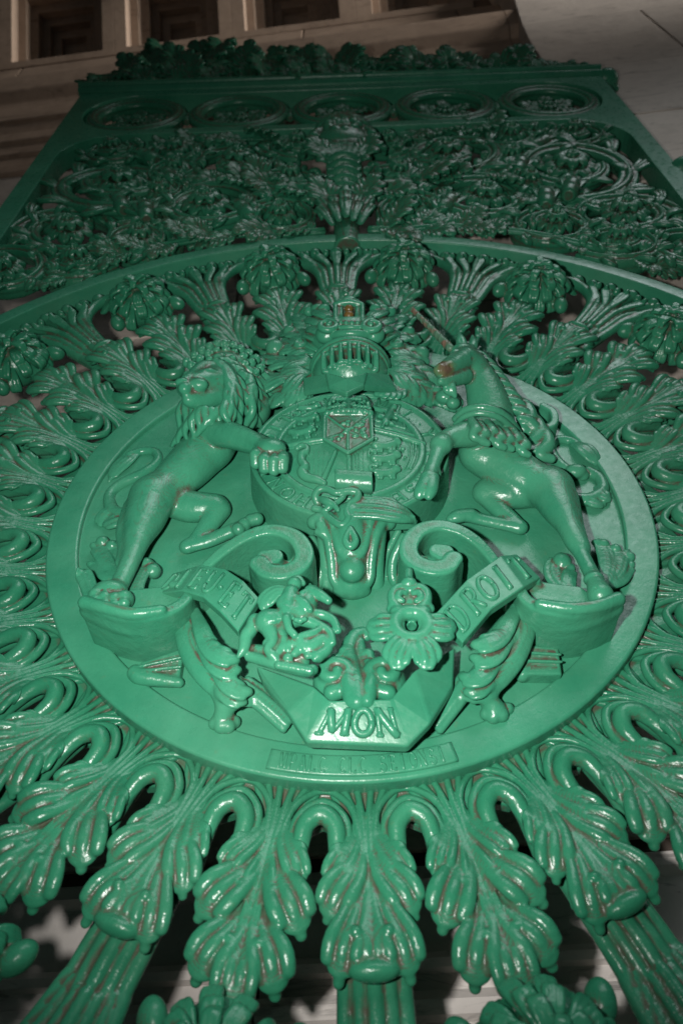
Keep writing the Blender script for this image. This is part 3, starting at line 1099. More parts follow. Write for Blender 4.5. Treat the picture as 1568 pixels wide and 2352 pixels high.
def unicorn():
    C = block([(945, 760, 0), (1420, 1400, 150), (945, 1400, 0), (1420, 760, 150)], m=26)
    tb(C, [(1104, 1010, 36, 37.7), (1128, 1045, 34, 46.1), (1178, 1082, 32, 42.4), (1226, 1108, 30, 37.7), (1260, 1124, 30, 37.7)], k=14, flat=0.85)
    bl(C, 1098, 1042, 42, (34, 36, 28), k=14)
    for i in range(4):
        tb(C, [(1120 + 17 * i, 1082 + 10 * i, 74, 2), (1098 + 18 * i, 1098 + 11 * i, 58, 3), (1086 + 20 * i, 1112 + 11 * i, 40, 2)], k=5, cut=True)
    # standing hind leg
    tb(C, [(1262, 1122, 32, 38.6), (1282, 1165, 38, 30.2), (1303, 1205, 44, 20.2), (1318, 1240, 48, 16.1), (1334, 1272, 50, 11.9), (1352, 1308, 54, 11.4), (1366, 1336, 60, 12.3)], k=10, flat=0.85)
    tb(C, [(1300, 1150, 30, 17.9), (1318, 1205, 38, 12.3), (1328, 1245, 46, 12.0)], k=12, flat=0.85)
    bl(C, 1334, 1262, 44, (13, 17, 15), k=6)
    bl(C, 1362, 1330, 60, (14, 8, 13), k=5)
    tb(C, [(1366, 1338, 61, 12), (1378, 1368, 64, 18)], k=1.5)
    tb(C, [(1358, 1352, 78, 1), (1384, 1350, 76, 1)], k=1, cut=True)
    # folded hind leg
    tb(C, [(1225, 1130, 12, 28.2), (1170, 1134, 14, 28.2), (1118, 1128, 14, 23.5)], k=8, flat=0.85)
    tb(C, [(1110, 1134, 12, 18.8), (1140, 1165, 8, 16.1), (1172, 1192, 6, 14.1), (1192, 1210, 6, 12.0)], k=5, flat=0.85)
    tb(C, [(1193, 1212, 6, 11.4), (1150, 1203, 8, 11.0), (1100, 1192, 12, 11.0), (1078, 1184, 16, 12.8)], k=6, flat=0.85)
    tb(C, [(1078, 1182, 16, 11.4), (1052, 1186, 18, 12.3), (1036, 1192, 16, 9.0)], k=3, flat=0.85)
    # fore leg
    tb(C, [(1122, 988, 72, 29.2), (1078, 996, 84, 25.5), (1034, 1006, 92, 18.8), (1012, 1020, 96, 16.5)], k=8, flat=0.85)
    tb(C, [(1014, 1018, 96, 16.5), (1002, 1046, 98, 12.3), (992, 1074, 98, 11.4), (984, 1096, 98, 12.3)], k=5, flat=0.85)
    bl(C, 1012, 1022, 98, (17, 17, 16), k=6)
    tb(C, [(982, 1098, 98, 12.3), (968, 1126, 96, 12.0), (962, 1138, 94, 8.0)], k=3, flat=0.85)
    tb(C, [(992, 1098, 98, 11.4), (988, 1124, 98, 11.5), (984, 1140, 96, 7.0)], k=2, flat=0.85)
    bl(C, 996, 1088, 88, (12, 10, 12), k=4)
    # neck
    tb(C, [(1130, 1000, 42, 43.3), (1124, 945, 58, 39.6), (1110, 890, 76, 33.0), (1090, 846, 92, 26.3), (1074, 822, 102, 20.8)], k=10, flat=0.85)
    tb(C, [(1104, 960, 104, 2), (1092, 910, 112, 3), (1086, 872, 116, 2)], k=7, cut=True)
    return C


def unicorn_head(C):
    """looks out and down to the left; seen from under the jaw"""
    bl(C, 1078, 838, 100, (29, 33, 26), k=8)                # jowl
    bl(C, 1060, 812, 110, (22, 18, 20), k=8)               # forehead
    tb(C, [(1068, 826, 112, 23), (1046, 838, 124, 18), (1024, 848, 134, 14.5), (1012, 852, 138, 13)], k=6)
    tb(C, [(1050, 812, 122, 9), (1030, 828, 134, 7), (1012, 844, 144, 6)], k=5)    # nose bone
    bl(C, 1046, 816, 126, (8, 7, 7), k=3)                  # eye
    tb(C, [(1036, 812, 130, 3.5), (1046, 807, 132, 4.5), (1058, 812, 128, 3.5)], k=2)
    bl(C, 1033, 840, 137, (9.5, 9.5, 9), k=3)              # nostril
    bl(C, 1036, 839, 147, (4.5, 4.5, 5), k=1.2, cut=True)
    bl(C, 1004, 850, 142, (7, 8, 7), k=3)
    tb(C, [(1000, 866, 144, 2.2), (1014, 868, 146, 2.8), (1034, 862, 140, 3), (1044, 858, 134, 2)], k=1.5, cut=True)
    tb(C, [(1066, 864, 104, 15), (1042, 872, 116, 12.5), (1022, 877, 126, 9.5), (1012, 876, 132, 7)], k=4)
    tb(C, [(1086, 822, 128, 2), (1096, 846, 122, 3), (1088, 868, 112, 2)], k=5, cut=True)
    # beard
    tb(C, [(1034, 880, 118, 8), (1036, 894, 116, 9), (1044, 910, 108, 4)], k=2)
    tb(C, [(1024, 882, 120, 7), (1026, 896, 116, 7), (1032, 906, 110, 3)], k=1.5)
    # ears
    tb(C, [(1062, 802, 108, 11), (1058, 784, 112, 10), (1052, 764, 114, 3)], k=3)
    tb(C, [(1060, 798, 121, 4), (1056, 776, 123, 3)], k=2, cut=True)
    tb(C, [(1082, 806, 98, 10), (1086, 790, 100, 9), (1084, 772, 102, 3)], k=3)
    for i in range(5):
        tb(C, [(1054 + 7 * i, 796, 118 - 3 * i, 5), (1050 + 9 * i, 808, 126 - 4 * i, 5), (1048 + 10 * i, 822, 126 - 5 * i, 3)], k=1.5)


C = unicorn()
unicorn_head(C)
uni_o = C.mesh('unicorn', M_uni, gate)
uni_o['label'] = 'heraldic unicorn standing with one hoof on the garter disc'
# horn: a twisted rod with bare rusty patches
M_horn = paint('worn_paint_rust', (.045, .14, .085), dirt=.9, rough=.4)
nt = M_horn.node_tree
b = next(n for n in nt.nodes if n.type == 'BSDF_PRINCIPLED')
src = b.inputs['Base Color'].links[0].from_socket
ns = N(nt, 'ShaderNodeTexNoise', i_Scale=38.0, i_Detail=4.0)
nt.links.new(N(nt, 'ShaderNodeNewGeometry').outputs['Position'], ns.inputs['Vector'])
nt.links.new(mix(nt, ramp(nt, ns.outputs[0], [(.50, 0), (.60, .85)]), src, (.13, .07, .05, 1)), b.inputs['Base Color'])
a, e = V(1034, 800, 118), V(946, 710, 128)
C = Clay(np.minimum(a, e) - 16, np.maximum(a, e) + 16, 1.1)
ax = (e - a) / np.linalg.norm(e - a)
s1 = np.cross(ax, (0, 0, 1))
s1 /= np.linalg.norm(s1)
s2 = np.cross(ax, s1)
C.tube([a, e], [7.6, 4.6], k=0)
for ph in (0, math.pi):
    P, rr = [], []
    for i in range(70):
        t = i / 69
        th = t * 2 * math.pi * 5 + ph
        rad = 5.9 - 2.4 * t
        P.append(a + (e - a) * t + rad * (math.cos(th) * s1 + math.sin(th) * s2))
        rr.append(2.9 - .8 * t)
    C.tube(P, rr, k=.6)
C.mesh('horn', M_horn, uni_o)
bl_o = None
# mane down the back of the neck
C = block([(1080, 800, 0), (1290, 1110, 120), (1080, 1110, 0), (1290, 800, 120)], m=20)
for i in range(9):
    t = i / 8
    x, y = 1092 + 110 * t, 818 + 150 * t ** 1.15
    w = 84 - 34 * t
    tb(C, [(x - 8, y - 6, w + 8, 8), (x + 12, y + 2, w + 2, 11), (x + 26, y + 20, w - 8, 11), (x + 24, y + 40, w - 14, 8), (x + 36, y + 52, w - 16, 5)], k=2.5)
for (x, y, w) in [(1205, 950, 44), (1228, 985, 34), (1245, 1010, 30)]:
    tb(C, [(x - 30, y - 30, w, 9), (x, y - 18, w + 6, 12), (x + 12, y + 12, w + 4, 13), (x - 6, y + 34, w, 11), (x + 20, y + 44, w - 6, 8)], k=3)
C.wall(VV([(1190, 1000, 0), (1225, 1022, 0), (1262, 1012, 0), (1262, 985, 0), (1240, 970, 0)])[0], 7, -15, 42, k=4, n=5)
C.wall(VV([(1140, 1032, 0), (1180, 1058, 0), (1216, 1068, 0), (1224, 1046, 0)])[0], 7, -10, 40, k=4, n=5)
C.mesh('mane', M_green, uni_o)
# coronet round the neck with its frill
C = block([(1030, 915, 20), (1230, 1060, 140), (1030, 1060, 20), (1230, 915, 140)], m=18)
for dy, r in ((0, 7), (13, 5.5)):
    tb(C, [(1046, 962 + dy, 84, r), (1066, 944 + dy, 106, r), (1100, 936 + dy, 118, r), (1140, 944 + dy, 112, r), (1170, 966 + dy, 88, r), (1188, 992 + dy, 60, r)], k=2.5)
for i in range(7):
    t = i / 6
    x, y, w = 1090 + 112 * t, 984 + 30 * t + 5 * math.sin(i * 2.3), 112 - 40 * t
    tb(C, [(x - 8, y - 18, w, 7), (x, y, w + 4, 9), (x - 4, y + 18, w + 2, 8), (x + 10, y + 26, w - 2, 6)], k=2.5)
    bl(C, x + 4, y + 6, w + 2, 10, k=4)
C.mesh('coronet_collar', M_green, uni_o)
# tail
C = block([(1250, 990, -20), (1410, 1170, 30), (1250, 1170, -20), (1410, 990, 30)], m=20, wmin=-30)
tb(C, [(1310, 1146, -2, 12), (1352, 1148, -4, 12), (1382, 1128, -6, 11), (1376, 1100, -6, 10), (1350, 1084, -6, 10)], k=3)
tb(C, [(1338, 1092, -4, 10), (1308, 1084, -4, 10), (1278, 1060, -6, 10), (1264, 1032, -6, 10), (1276, 1012, -6, 9), (1306, 1012, -6, 8), (1326, 1024, -6, 9)], k=3)
bl(C, 1322, 1082, 4, (18, 14, 12), k=3)
frill_px(C, [(1316, 1020, -2, 7), (1340, 1028, 6, 15), (1360, 1048, 2, 14), (1366, 1068, -8, 6)], n=4, tip=5)
frill_px(C, [(1336, 1138, -2, 7), (1362, 1150, 2, 12), (1386, 1160, -8, 7)], n=3, tip=5)
frill_px(C, [(1372, 1120, -2, 7), (1386, 1138, 2, 11), (1398, 1146, -8, 6)], n=3, tip=5)
C.mesh('tail', M_green, uni_o)
# ---- garter and shield
GC = np.array([2.0, 70.0, 0.0])
GR = 168.0
sh = empty('garter_shield', gate)
sh['label'] = 'domed round shield ringed by a lettered garter strap'
prof = rounded([(174, -22), (169, 50), (168, 66), (160, 68), (158, 61), (130, 62), (128, 70), (119, 71), (117, 64)], 3)
g = lathe('garter', prof, 180, M_green, sh)
g.location = (GC[0] / 1000, GC[1] / 1000, 0)
prof = [(120 * t + .3, 64 + 24 * (1 - t * t)) for t in np.linspace(0, 1, 16)]
g2 = lathe('shield_field', prof, 120, M_green, sh)
g2.location = g.location
txt = 'HONI.SOIT.QUI.MAL.Y.PENSE'
for i, ch in enumerate(txt):
    am = 206 + (i + .5) * 308 / len(txt)
    letter(ch, lambda x, y, a=am: GC + polar(132 + 24 * y, a + (x - .5) * 9.0, 62.5), 2.7 if ch != '.' else 1.6, sh, M_green, (0, 0, 1))


def dome(x, y, up=0.0):
    """point on the shield's dome under the sheet's (x, y)"""
    w = 80.0
    for _ in range(4):
        p = V(x, y, w)
        r = np.hypot(*(p[:2] - GC[:2]))
        w = 64 + 24 * (1 - min(1, (r / 120) ** 2)) + up
    return V(x, y, w)


def dt(C, pts, r, up=0.0, k=2.0, n=3):
    P = np.array([dome(x, y, up) for x, y in pts])
    C.tube(P, r, k=k, n=n if len(P) > 2 else 0)


rnd_q = random.Random(13)


def mini_lion(C, x, y, s, flip=1):
    f = flip * s
    dt(C, [(x - 17 * f, y + 1), (x, y + 2), (x + 14 * f, y - 1)], [5.2 * s, 5 * s, 6 * s], up=4)
    C.ell(dome(x + 20 * f, y - 6 * s, 7), (6.2 * s, 6.2 * s, 6 * s), k=2)
    C.ell(dome(x + 25 * f, y - 4 * s, 9), (3.4 * s, 3 * s, 3 * s), k=2)
    for q in (-15, -9, 8, 14):
        dt(C, [(x + q * f, y + 3 * s), (x + (q + 3) * f, y + 11 * s)], [3.2 * s, 2.4 * s], up=3)
    dt(C, [(x - 18 * f, y), (x - 27 * f, y - 5 * s), (x - 24 * f, y - 13 * s), (x - 16 * f, y - 11 * s)], [2.4 * s, 2.2 * s, 2.2 * s, 3 * s], up=3)
    for q in range(4):
        C.ell(dome(x + (12 + 3 * q) * f, y - (3 + 3 * (q % 2)) * s, 7), 2.8 * s, k=1.5)


C = Clay(GC + (-132, -132, 52), GC + (132, 132, 128), 1.5)
dt(C, [(640, 1030), (700, 1016), (748, 1008)], [5, 5, 5], up=2)
dt(C, [(642, 1037), (700, 1023), (748, 1015)], [2, 2, 2], up=1)
dt(C, [(852, 986), (910, 1000), (972, 1020)], [5, 5, 5], up=2)
dt(C, [(858, 977), (905, 988), (950, 1000)], [2.5, 2.5, 2.5], up=1)
dt(C, [(862, 966), (900, 976), (930, 985)], [2.5, 2.5, 2.5], up=1)
dt(C, [(930, 985), (922, 962), (900, 944), (868, 932)], [2.5, 2.5, 2.5, 2.5], up=1)
dt(C, [(801, 1040), (802, 1090)], [4.5, 4.5], up=2)
for q in (0, 7, 14, 20):
    dt(C, [(812 + q, 1046 - q * .6), (813 + q, 1084 - q * .2)], [1.8, 1.8], up=1)
for q in (0, 8, 15):
    dt(C, [(940 + q, 1018), (938 + q, 1050), (928 + q, 1076)], [2.0, 2.0, 2.0], up=1)
mini_lion(C, 708, 936, 1.05)
mini_lion(C, 700, 962, 1.15)
mini_lion(C, 690, 992, 1.25)
mini_lion(C, 884, 1022, 1.3, 1)
mini_lion(C, 882, 1052, 1.35, 1)
mini_lion(C, 884, 1084, 1.25, 1)
# rampant lion of the second quarter
for i in range(26):
    aa = rnd_q.uniform(0, 6.28)
    C.ell(dome(890 + 26 * math.cos(aa) * rnd_q.random(), 955 + 22 * math.sin(aa) * rnd_q.random(), 4), rnd_q.uniform(3, 5), k=1.5)
for i in range(30):
    C.ell(dome(rnd_q.uniform(660, 735), rnd_q.uniform(925, 1000), 3), rnd_q.uniform(2.5, 4.5), k=1.5)
for i in range(18):
    C.ell(dome(rnd_q.uniform(845, 930), rnd_q.uniform(1010, 1095), 3), rnd_q.uniform(2.5, 4.5), k=1.5)
dt(C, [(884, 968), (893, 955), (900, 942)], [6, 7, 6], up=4)
C.ell(dome(905, 935, 8), (6, 6, 6), k=2)
for a, b in (((898, 950), (915, 948)), ((896, 956), (912, 962)), ((886, 966), (902, 974)), ((884, 968), (878, 980)), ((884, 968), (872, 952))):
    dt(C, [a, b], [3.5, 2.6], up=4)
# harp
dt(C, [(683, 1030), (692, 1024), (703, 1026), (704, 1036), (694, 1044), (692, 1058), (700, 1072), (694, 1084), (704, 1096), (728, 1102), (744, 1110)], [5, 5.5, 5, 5.5, 7.5, 7, 8, 9, 8, 7, 5], up=5)
dt(C, [(770, 1038), (758, 1066), (744, 1098)], [4, 4.5, 5], up=3)
for q in range(5):
    dt(C, [(708 + 12 * q, 1034 + q), (712 + 9 * q, 1088 + 2 * q)], [1.2, 1.2], up=1)
# escutcheon of pretence and its crown
pent = np.array([dome(x, y, 10) for x, y in [(746, 958), (744, 1008), (799, 1041), (855, 1008), (852, 957)]])
C.poly(pent, 60, 95, k=2, rnd=3)
C.tube(np.vstack([pent, pent[:1]]) * [1, 1, 0] + [0, 0, 95], 3.4, k=1.5)
cent = pent.mean(0) * [1, 1, 0] + [0, 0, 95]
C.tube([pent[0] * [1, 1, 0] + [0, 0, 95], cent, pent[4] * [1, 1, 0] + [0, 0, 95]], 2.2, k=1.5)
C.tube([cent, pent[2] * [1, 1, 0] + [0, 0, 95]], 2.2, k=1.5)
C.tube([pent[1] * [.9, 1, 0] + [0, 0, 95], cent, pent[3] * [.9, 1, 0] + [0, 0, 95]], 2.0, k=1.5)
rnd = random.Random(2)
for i in range(20):
    q = cent + [rnd.uniform(-30, 30), rnd.uniform(-22, 26), 1]
    C.ell(q, (rnd.uniform(3, 6), rnd.uniform(3, 5), 4), k=1.5)
for i in range(9):
    t = i / 8
    p = dome(752 + 98 * t, 950 - 6 * math.sin(t * math.pi), 16)
    C.ell(p, (6, 6, 7), k=2)
    C.ell(dome(754 + 94 * t, 940 - 12 * math.sin(t * math.pi), 17), (4.5, 5, 5), k=2)
for s in (-1, 1):
    dt(C, [(801 + s * 46, 940), (801 + s * 40, 920), (801 + s * 18, 908), (801, 916)], [5, 6, 6, 5], up=14)
    for q in range(5):
        C.ell(dome(801 + s * (44 - 9 * q), 926 - 4.5 * q + (q > 2) * 4 * (q - 2), 22), 4, k=1.5)
dt(C, [(801, 940), (801, 912)], [6, 6], up=17)
dt(C, [(752, 946), (801, 938), (851, 946)], [4, 4, 4], up=16)
C.ell(dome(801, 904, 16), (8, 7, 8), k=2)
dt(C, [(801, 908), (801, 890)], [7, 8], up=10)
dt(C, [(770, 924), (786, 912), (801, 926), (816, 912), (832, 924)], [6, 7, 6, 7, 6], up=12)
for q in range(-6, 7):
    C.ell(dome(801 + 7 * q, 933 - 3 * math.cos(q * .4), 20), 3.2, k=1.2)
C.mesh('shield_charges', M_green, sh)

# ---- buckle, keeper and strap end
C = block([(700, 1070, 40), (975, 1220, 120), (700, 1220, 40), (975, 1070, 120)], m=18, h=1.5)
a, b = V(772, 1104, 84), V(852, 1110, 84)
C.tube([a, b], 17, k=1)
for e_, sg in ((a, -1), (b, 1)):
    C.poly([e_ + (sg * 2, -40, 0), e_ + (sg * 40, -40, 0), e_ + (sg * 40, 40, 0), e_ + (sg * 2, 40, 0)], 40, 140, k=1.5, rnd=1, cut=True)
C.tube([a + (0, 8, 14), b + (0, 8, 14)], 3, k=2)
tb(C, [(730, 1158, 72, 6), (724, 1140, 80, 6.5), (734, 1124, 86, 6.5), (752, 1124, 88, 6), (772, 1132, 88, 6), (800, 1128, 88, 6.5), (820, 1132, 86, 6.5), (820, 1146, 84, 6), (804, 1158, 82, 6), (796, 1176, 80, 6), (800, 1192, 78, 6), (786, 1206, 74, 6), (770, 1200, 74, 6), (752, 1186, 72, 6), (738, 1172, 72, 6), (722, 1168, 72, 6)], k=2)
tb(C, [(736, 1146, 80, 5), (750, 1152, 84, 7), (766, 1160, 84, 5), (776, 1172, 82, 4)], k=2)
tb(C, [(744, 1172, 76, 4), (760, 1164, 80, 5), (784, 1146, 84, 4.5), (790, 1140, 84, 4)], k=2)
for q, r in ((0, 6), (8, 6), (17, 7), (28, 7), (38, 5)):
    tb(C, [(812, 1148 + q, 78, r), (860, 1150 + q, 78, r), (905, 1160 + q * .9, 74, r), (936, 1178 + q * .5, 66, r * .8), (952, 1198, 54, r * .5)], k=2.2)
C.poly(VV([(812, 1145, 60), (900, 1150, 60), (955, 1196, 60), (880, 1200, 60), (806, 1196, 60)])[0], 40, 70, k=4)
o = C.mesh('buckle', M_green, sh)

# ---- palmette below the buckle
C = block([(690, 1170, -20), (930, 1380, 100), (690, 1380, -20), (930, 1170, 100)], m=20)
tb(C, [(804, 1190, 60, 26), (806, 1245, 46, 28), (808, 1300, 26, 24), (808, 1340, 6, 26)], k=8)
for s, x0 in ((-1, 806), (1, 808)):
    tb(C, [(x0 + s * 78, 1192, 64, 9), (x0 + s * 66, 1206, 64, 8), (x0 + s * 52, 1240, 54, 8), (x0 + s * 44, 1290, 34, 8), (x0 + s * 40, 1330, 16, 8), (x0 + s * 18, 1356, 6, 9)], k=4)
    tb(C, [(x0 + s * 44, 1196, 68, 8), (x0 + s * 36, 1222, 62, 7), (x0 + s * 26, 1262, 52, 7), (x0 + s * 12, 1280, 48, 6)], k=3)
    tb(C, [(x0 + s * 84, 1200, 58, 12), (x0 + s * 70, 1192, 62, 11), (x0 + s * 52, 1188, 66, 10), (x0 + s * 36, 1200, 66, 8)], k=4)
    tb(C, [(x0 + s * 60, 1225, 50, 13), (x0 + s * 56, 1290, 20, 12), (x0 + s * 56, 1345, -10, 12)], k=5)
    bl(C, x0 + s * 17, 1356, 2, (17, 12, 12), k=3)
    tb(C, [(x0 + s * 30, 1196, 76, 3), (x0 + s * 40, 1212, 72, 4)], k=2, cut=True)
    tb(C, [(x0 + s * 28, 1262, 62, 4), (x0 + s * 30, 1310, 44, 5), (x0 + s * 24, 1340, 26, 4)], k=4, cut=True)
tb(C, [(804, 1212, 82, 4), (795, 1232, 80, 5), (794, 1246, 78, 5.5), (805, 1256, 76, 6), (816, 1246, 78, 5.5), (814, 1232, 80, 5), (804, 1212, 82, 4)], k=2)
bl(C, 804, 1240, 72, (5, 9, 6), k=2)
bl(C, 808, 1308, 36, (20, 22, 18), k=3)
tb(C, [(735, 1205, 66, 7), (742, 1225, 60, 8), (730, 1222, 60, 6)], k=3)
C.mesh('palmette', M_green, gate)

# ---- volutes and foot scrolls: ribbons standing on edge
def scroll(name, rows, extra, label=None):
    P, r = VV(rows)
    lo, hi = P.min(0) - 42, P.max(0) + 42
    lo[1] -= 20
    C = Clay((lo[0], lo[1], -24), (hi[0], hi[1], P[:, 2].max() + 12), H)
    C.wall(P, r, -22, P[:, 2], k=3, rnd=4, n=8)
    extra(C)
    o = C.mesh(name, M_green, gate)
    if label:
        o['label'] = label
    return o


def vol_l(C):
    c = V(612, 1280, 84)
    C.wall([c, c + (10, 4, 0)], [17, 14], -22, 84, k=2, rnd=3)
    C.wall(VV([(592, 1302, 60), (650, 1316, 60), (700, 1290, 60)])[0], 13, -22, 66, k=10)
    # swept-back base moulding
    tb(C, [(716, 1240, 40, 8), (738, 1300, 14, 8), (724, 1350, -6, 8), (660, 1372, -12, 7), (590, 1368, -14, 6)], k=6)
    tb(C, [(728, 1225, 30, 6), (752, 1290, 4, 6), (742, 1350, -14, 6)], k=4)
    frill_px(C, [(662, 1232, 44, 6), (622, 1232, 54, 12), (570, 1250, 52, 15), (510, 1290, 44, 14), (470, 1325, 36, 10)], n=4, tip=8)
    bl(C, 640, 1236, 56, (15, 12, 12), k=3)
    bl(C, 598, 1236, 60, (11, 9, 10), k=3)


scroll('volute', [(425, 1352, 60, 6), (465, 1305, 70, 8), (515, 1260, 78, 9), (570, 1226, 84, 10), (625, 1213, 86, 11), (675, 1228, 86, 13), (698, 1262, 86, 14), (690, 1292, 86, 14), (655, 1310, 86, 14), (615, 1308, 86, 14), (594, 1290, 86, 14)], vol_l, 'volute scroll on the side of the lion')


def vol_r(C):
    c = V(1018, 1266, 84)
    C.wall([c, c + (-8, 4, 0)], [16, 13], -22, 84, k=2, rnd=3)
    C.wall(VV([(1040, 1296, 60), (990, 1308, 60), (945, 1285, 60)])[0], 13, -22, 66, k=10)
    tb(C, [(926, 1235, 40, 8), (902, 1290, 14, 8), (908, 1340, -6, 8), (960, 1365, -12, 7), (1040, 1352, -14, 6)], k=6)
    tb(C, [(914, 1220, 30, 6), (884, 1285, 4, 6), (884, 1345, -14, 6)], k=4)
    frill_px(C, [(982, 1228, 44, 6), (1020, 1226, 54, 12), (1070, 1246, 52, 15), (1118, 1282, 44, 14), (1150, 1310, 36, 10)], n=4, tip=8)
    bl(C, 1000, 1232, 56, (15, 12, 12), k=3)
    bl(C, 1030, 1232, 60, (11, 9, 10), k=3)


scroll('volute', [(1172, 1330, 60, 6), (1140, 1290, 70, 8), (1098, 1242, 78, 9), (1050, 1212, 84, 10), (1002, 1203, 86, 11), (960, 1217, 86, 13), (938, 1250, 86, 14), (946, 1280, 86, 14), (982, 1299, 86, 14), (1022, 1298, 86, 14), (1042, 1278, 86, 13)], vol_r, 'volute scroll on the side of the unicorn')


def foot_l(C):
    tb(C, [(196, 1384, 84, 10), (250, 1398, 88, 9), (310, 1410, 88, 9), (370, 1402, 84, 8)], k=4)
    tb(C, [(200, 1400, 66, 8), (300, 1440, 56, 8), (415, 1420, 46, 7)], k=10)
    C.poly(VV([(200, 1386, 70), (300, 1362, 40), (420, 1350, 40), (424, 1390, 60), (300, 1412, 80)])[0], -22, 48, k=8)
    # leaf curls either side of the paw
    frill_px(C, [(212, 1388, 60, 7), (205, 1350, 52, 10), (192, 1318, 46, 11), (176, 1302, 44, 9)], n=3, tip=10)
    bl(C, 174, 1316, 44, (11, 12, 11), k=3)


scroll('foot_scroll', [(198, 1388, 80, 9), (245, 1400, 84, 10), (305, 1413, 84, 10), (365, 1406, 82, 10), (408, 1388, 78, 9), (432, 1362, 72, 8), (424, 1340, 66, 7), (396, 1338, 60, 6)], foot_l, 'curved ledge under the standing lion')


def foot_r(C):
    tb(C, [(1418, 1376, 84, 10), (1370, 1392, 88, 9), (1310, 1398, 88, 9), (1240, 1388, 84, 8)], k=4)
    tb(C, [(1412, 1396, 66, 8), (1320, 1430, 56, 8), (1200, 1410, 46, 7)], k=10)
    C.poly(VV([(1414, 1378, 70), (1330, 1355, 40), (1215, 1340, 40), (1210, 1380, 60), (1310, 1398, 80)])[0], -22, 48, k=8)


scroll('foot_scroll', [(1416, 1380, 80, 9), (1370, 1394, 84, 10), (1310, 1402, 84, 10), (1250, 1394, 82, 10), (1212, 1376, 78, 9), (1196, 1350, 72, 8), (1206, 1330, 66, 7), (1232, 1328, 60, 6)], foot_r, 'curved ledge under the standing unicorn')

# ---- sprigs that grow beside the feet
def sprig(rows_list, balls=(), name='leaf_sprig'):
    allr = [r for rows in rows_list for r in rows]
    C = block(allr, m=30, h=1.6)
    for rows in rows_list:
        frill_px(C, rows, n=4, tip=7)
    for x, y, w, r in balls:
        bl(C, x, y, w, r, k=3)
    return C.mesh(name, M_green, gate)


sprig([[(268, 1325, 20, 7), (248, 1295, 14, 11), (230, 1268, 8, 12), (214, 1252, 2, 9)], [(262, 1330, 20, 6), (240, 1322, 18, 8), (222, 1300, 10, 9), (206, 1296, 4, 8)], [(258, 1290, 10, 6), (266, 1262, 6, 9), (252, 1248, 2, 8)]], [(236, 1246, 4, 11), (258, 1254, 4, 10)])
sprig([[(330, 1395, 40, 8), (312, 1360, 34, 11), (318, 1325, 26, 13), (338, 1300, 18, 12), (356, 1302, 14, 9)], [(316, 1360, 30, 7), (302, 1342, 26, 9), (300, 1322, 20, 7)]], [(352, 1312, 16, 12), (336, 1296, 16, 11)])
sprig([[(1380, 1350, 30, 8), (1392, 1310, 22, 11), (1390, 1275, 12, 12), (1376, 1248, 6, 10), (1366, 1246, 4, 8)], [(1392, 1340, 26, 7), (1414, 1310, 18, 12), (1424, 1280, 10, 12), (1440, 1268, 4, 8)], [(1400, 1345, 26, 7), (1424, 1330, 18, 10), (1438, 1310, 10, 10), (1450, 1296, 4, 8)]], [(1384, 1252, 4, 10), (1412, 1262, 6, 9), (1444, 1280, 4, 9)])
sprig([[(1330, 1370, 34, 8), (1300, 1350, 30, 12), (1278, 1325, 24, 16), (1274, 1298, 18, 15), (1286, 1280, 12, 10)], [(1310, 1360, 30, 7), (1306, 1330, 30, 10), (1312, 1302, 22, 9)]], [(1290, 1290, 20, (14, 16, 12))])

# ---- motto ribbon
def ribbon(name, pairs, thick, label, bev=2.0):
    """pairs of (edge point, opposite edge point) rows: flat facets with a real thickness"""
    A = [V(*a) for a, b in pairs]
    B = [V(*b) for a, b in pairs]
    v, F = [], []
    for a, b in zip(A, B):
        v += [a, b, b - (0, 0, thick), a - (0, 0, thick)]
    n = len(A)
    for i in range(n - 1):
        o, q = 4 * i, 4 * i + 4
        for k in range(4):
            F.append((o + k, o + (k + 1) % 4, q + (k + 1) % 4, q + k))
    F.append((3, 2, 1, 0))
    e = 4 * (n - 1)
    F.append((e, e + 1, e + 2, e + 3))
    o = mesh_obj(name, np.array(v), F, M_trim, gate, smooth=False)
    bm = o.modifiers.new('bevel', 'BEVEL')
    bm.width = bev / 1000
    bm.segments = 3
    bm.limit_method = 'ANGLE'
    bm.angle_limit = R_(8)
    o['label'] = label
    import bmesh
    b_ = bmesh.new()
    b_.from_mesh(o.data)
    bmesh.ops.recalc_face_normals(b_, faces=b_.faces)
    b_.to_mesh(o.data)
    b_.free()
    return o, A, B


def on_ribbon(A, B, lift=.6):
    A, B = np.array(A), np.array(B)

    def f(s, t):
        """s runs along the facets (0..n-1), t across from the lower (0) to the upper edge (1)"""
        i = int(min(max(math.floor(s), 0), len(A) - 2))
        q = s - i
        p = B[i] * (1 - q) * (1 - t) + B[i + 1] * q * (1 - t) + A[i] * (1 - q) * t + A[i + 1] * q * t
        return p + (0, 0, lift)
    return f


def write(o, A, B, items, rad, t0=.16, t1=.84):
    f = on_ribbon(A, B)
    for ch, s0, s1 in items:
        letter(ch, lambda x, y: f(s0 + (s1 - s0) * x, t0 + (t1 - t0) * y), rad, o, M_green, (0, 0, 1))


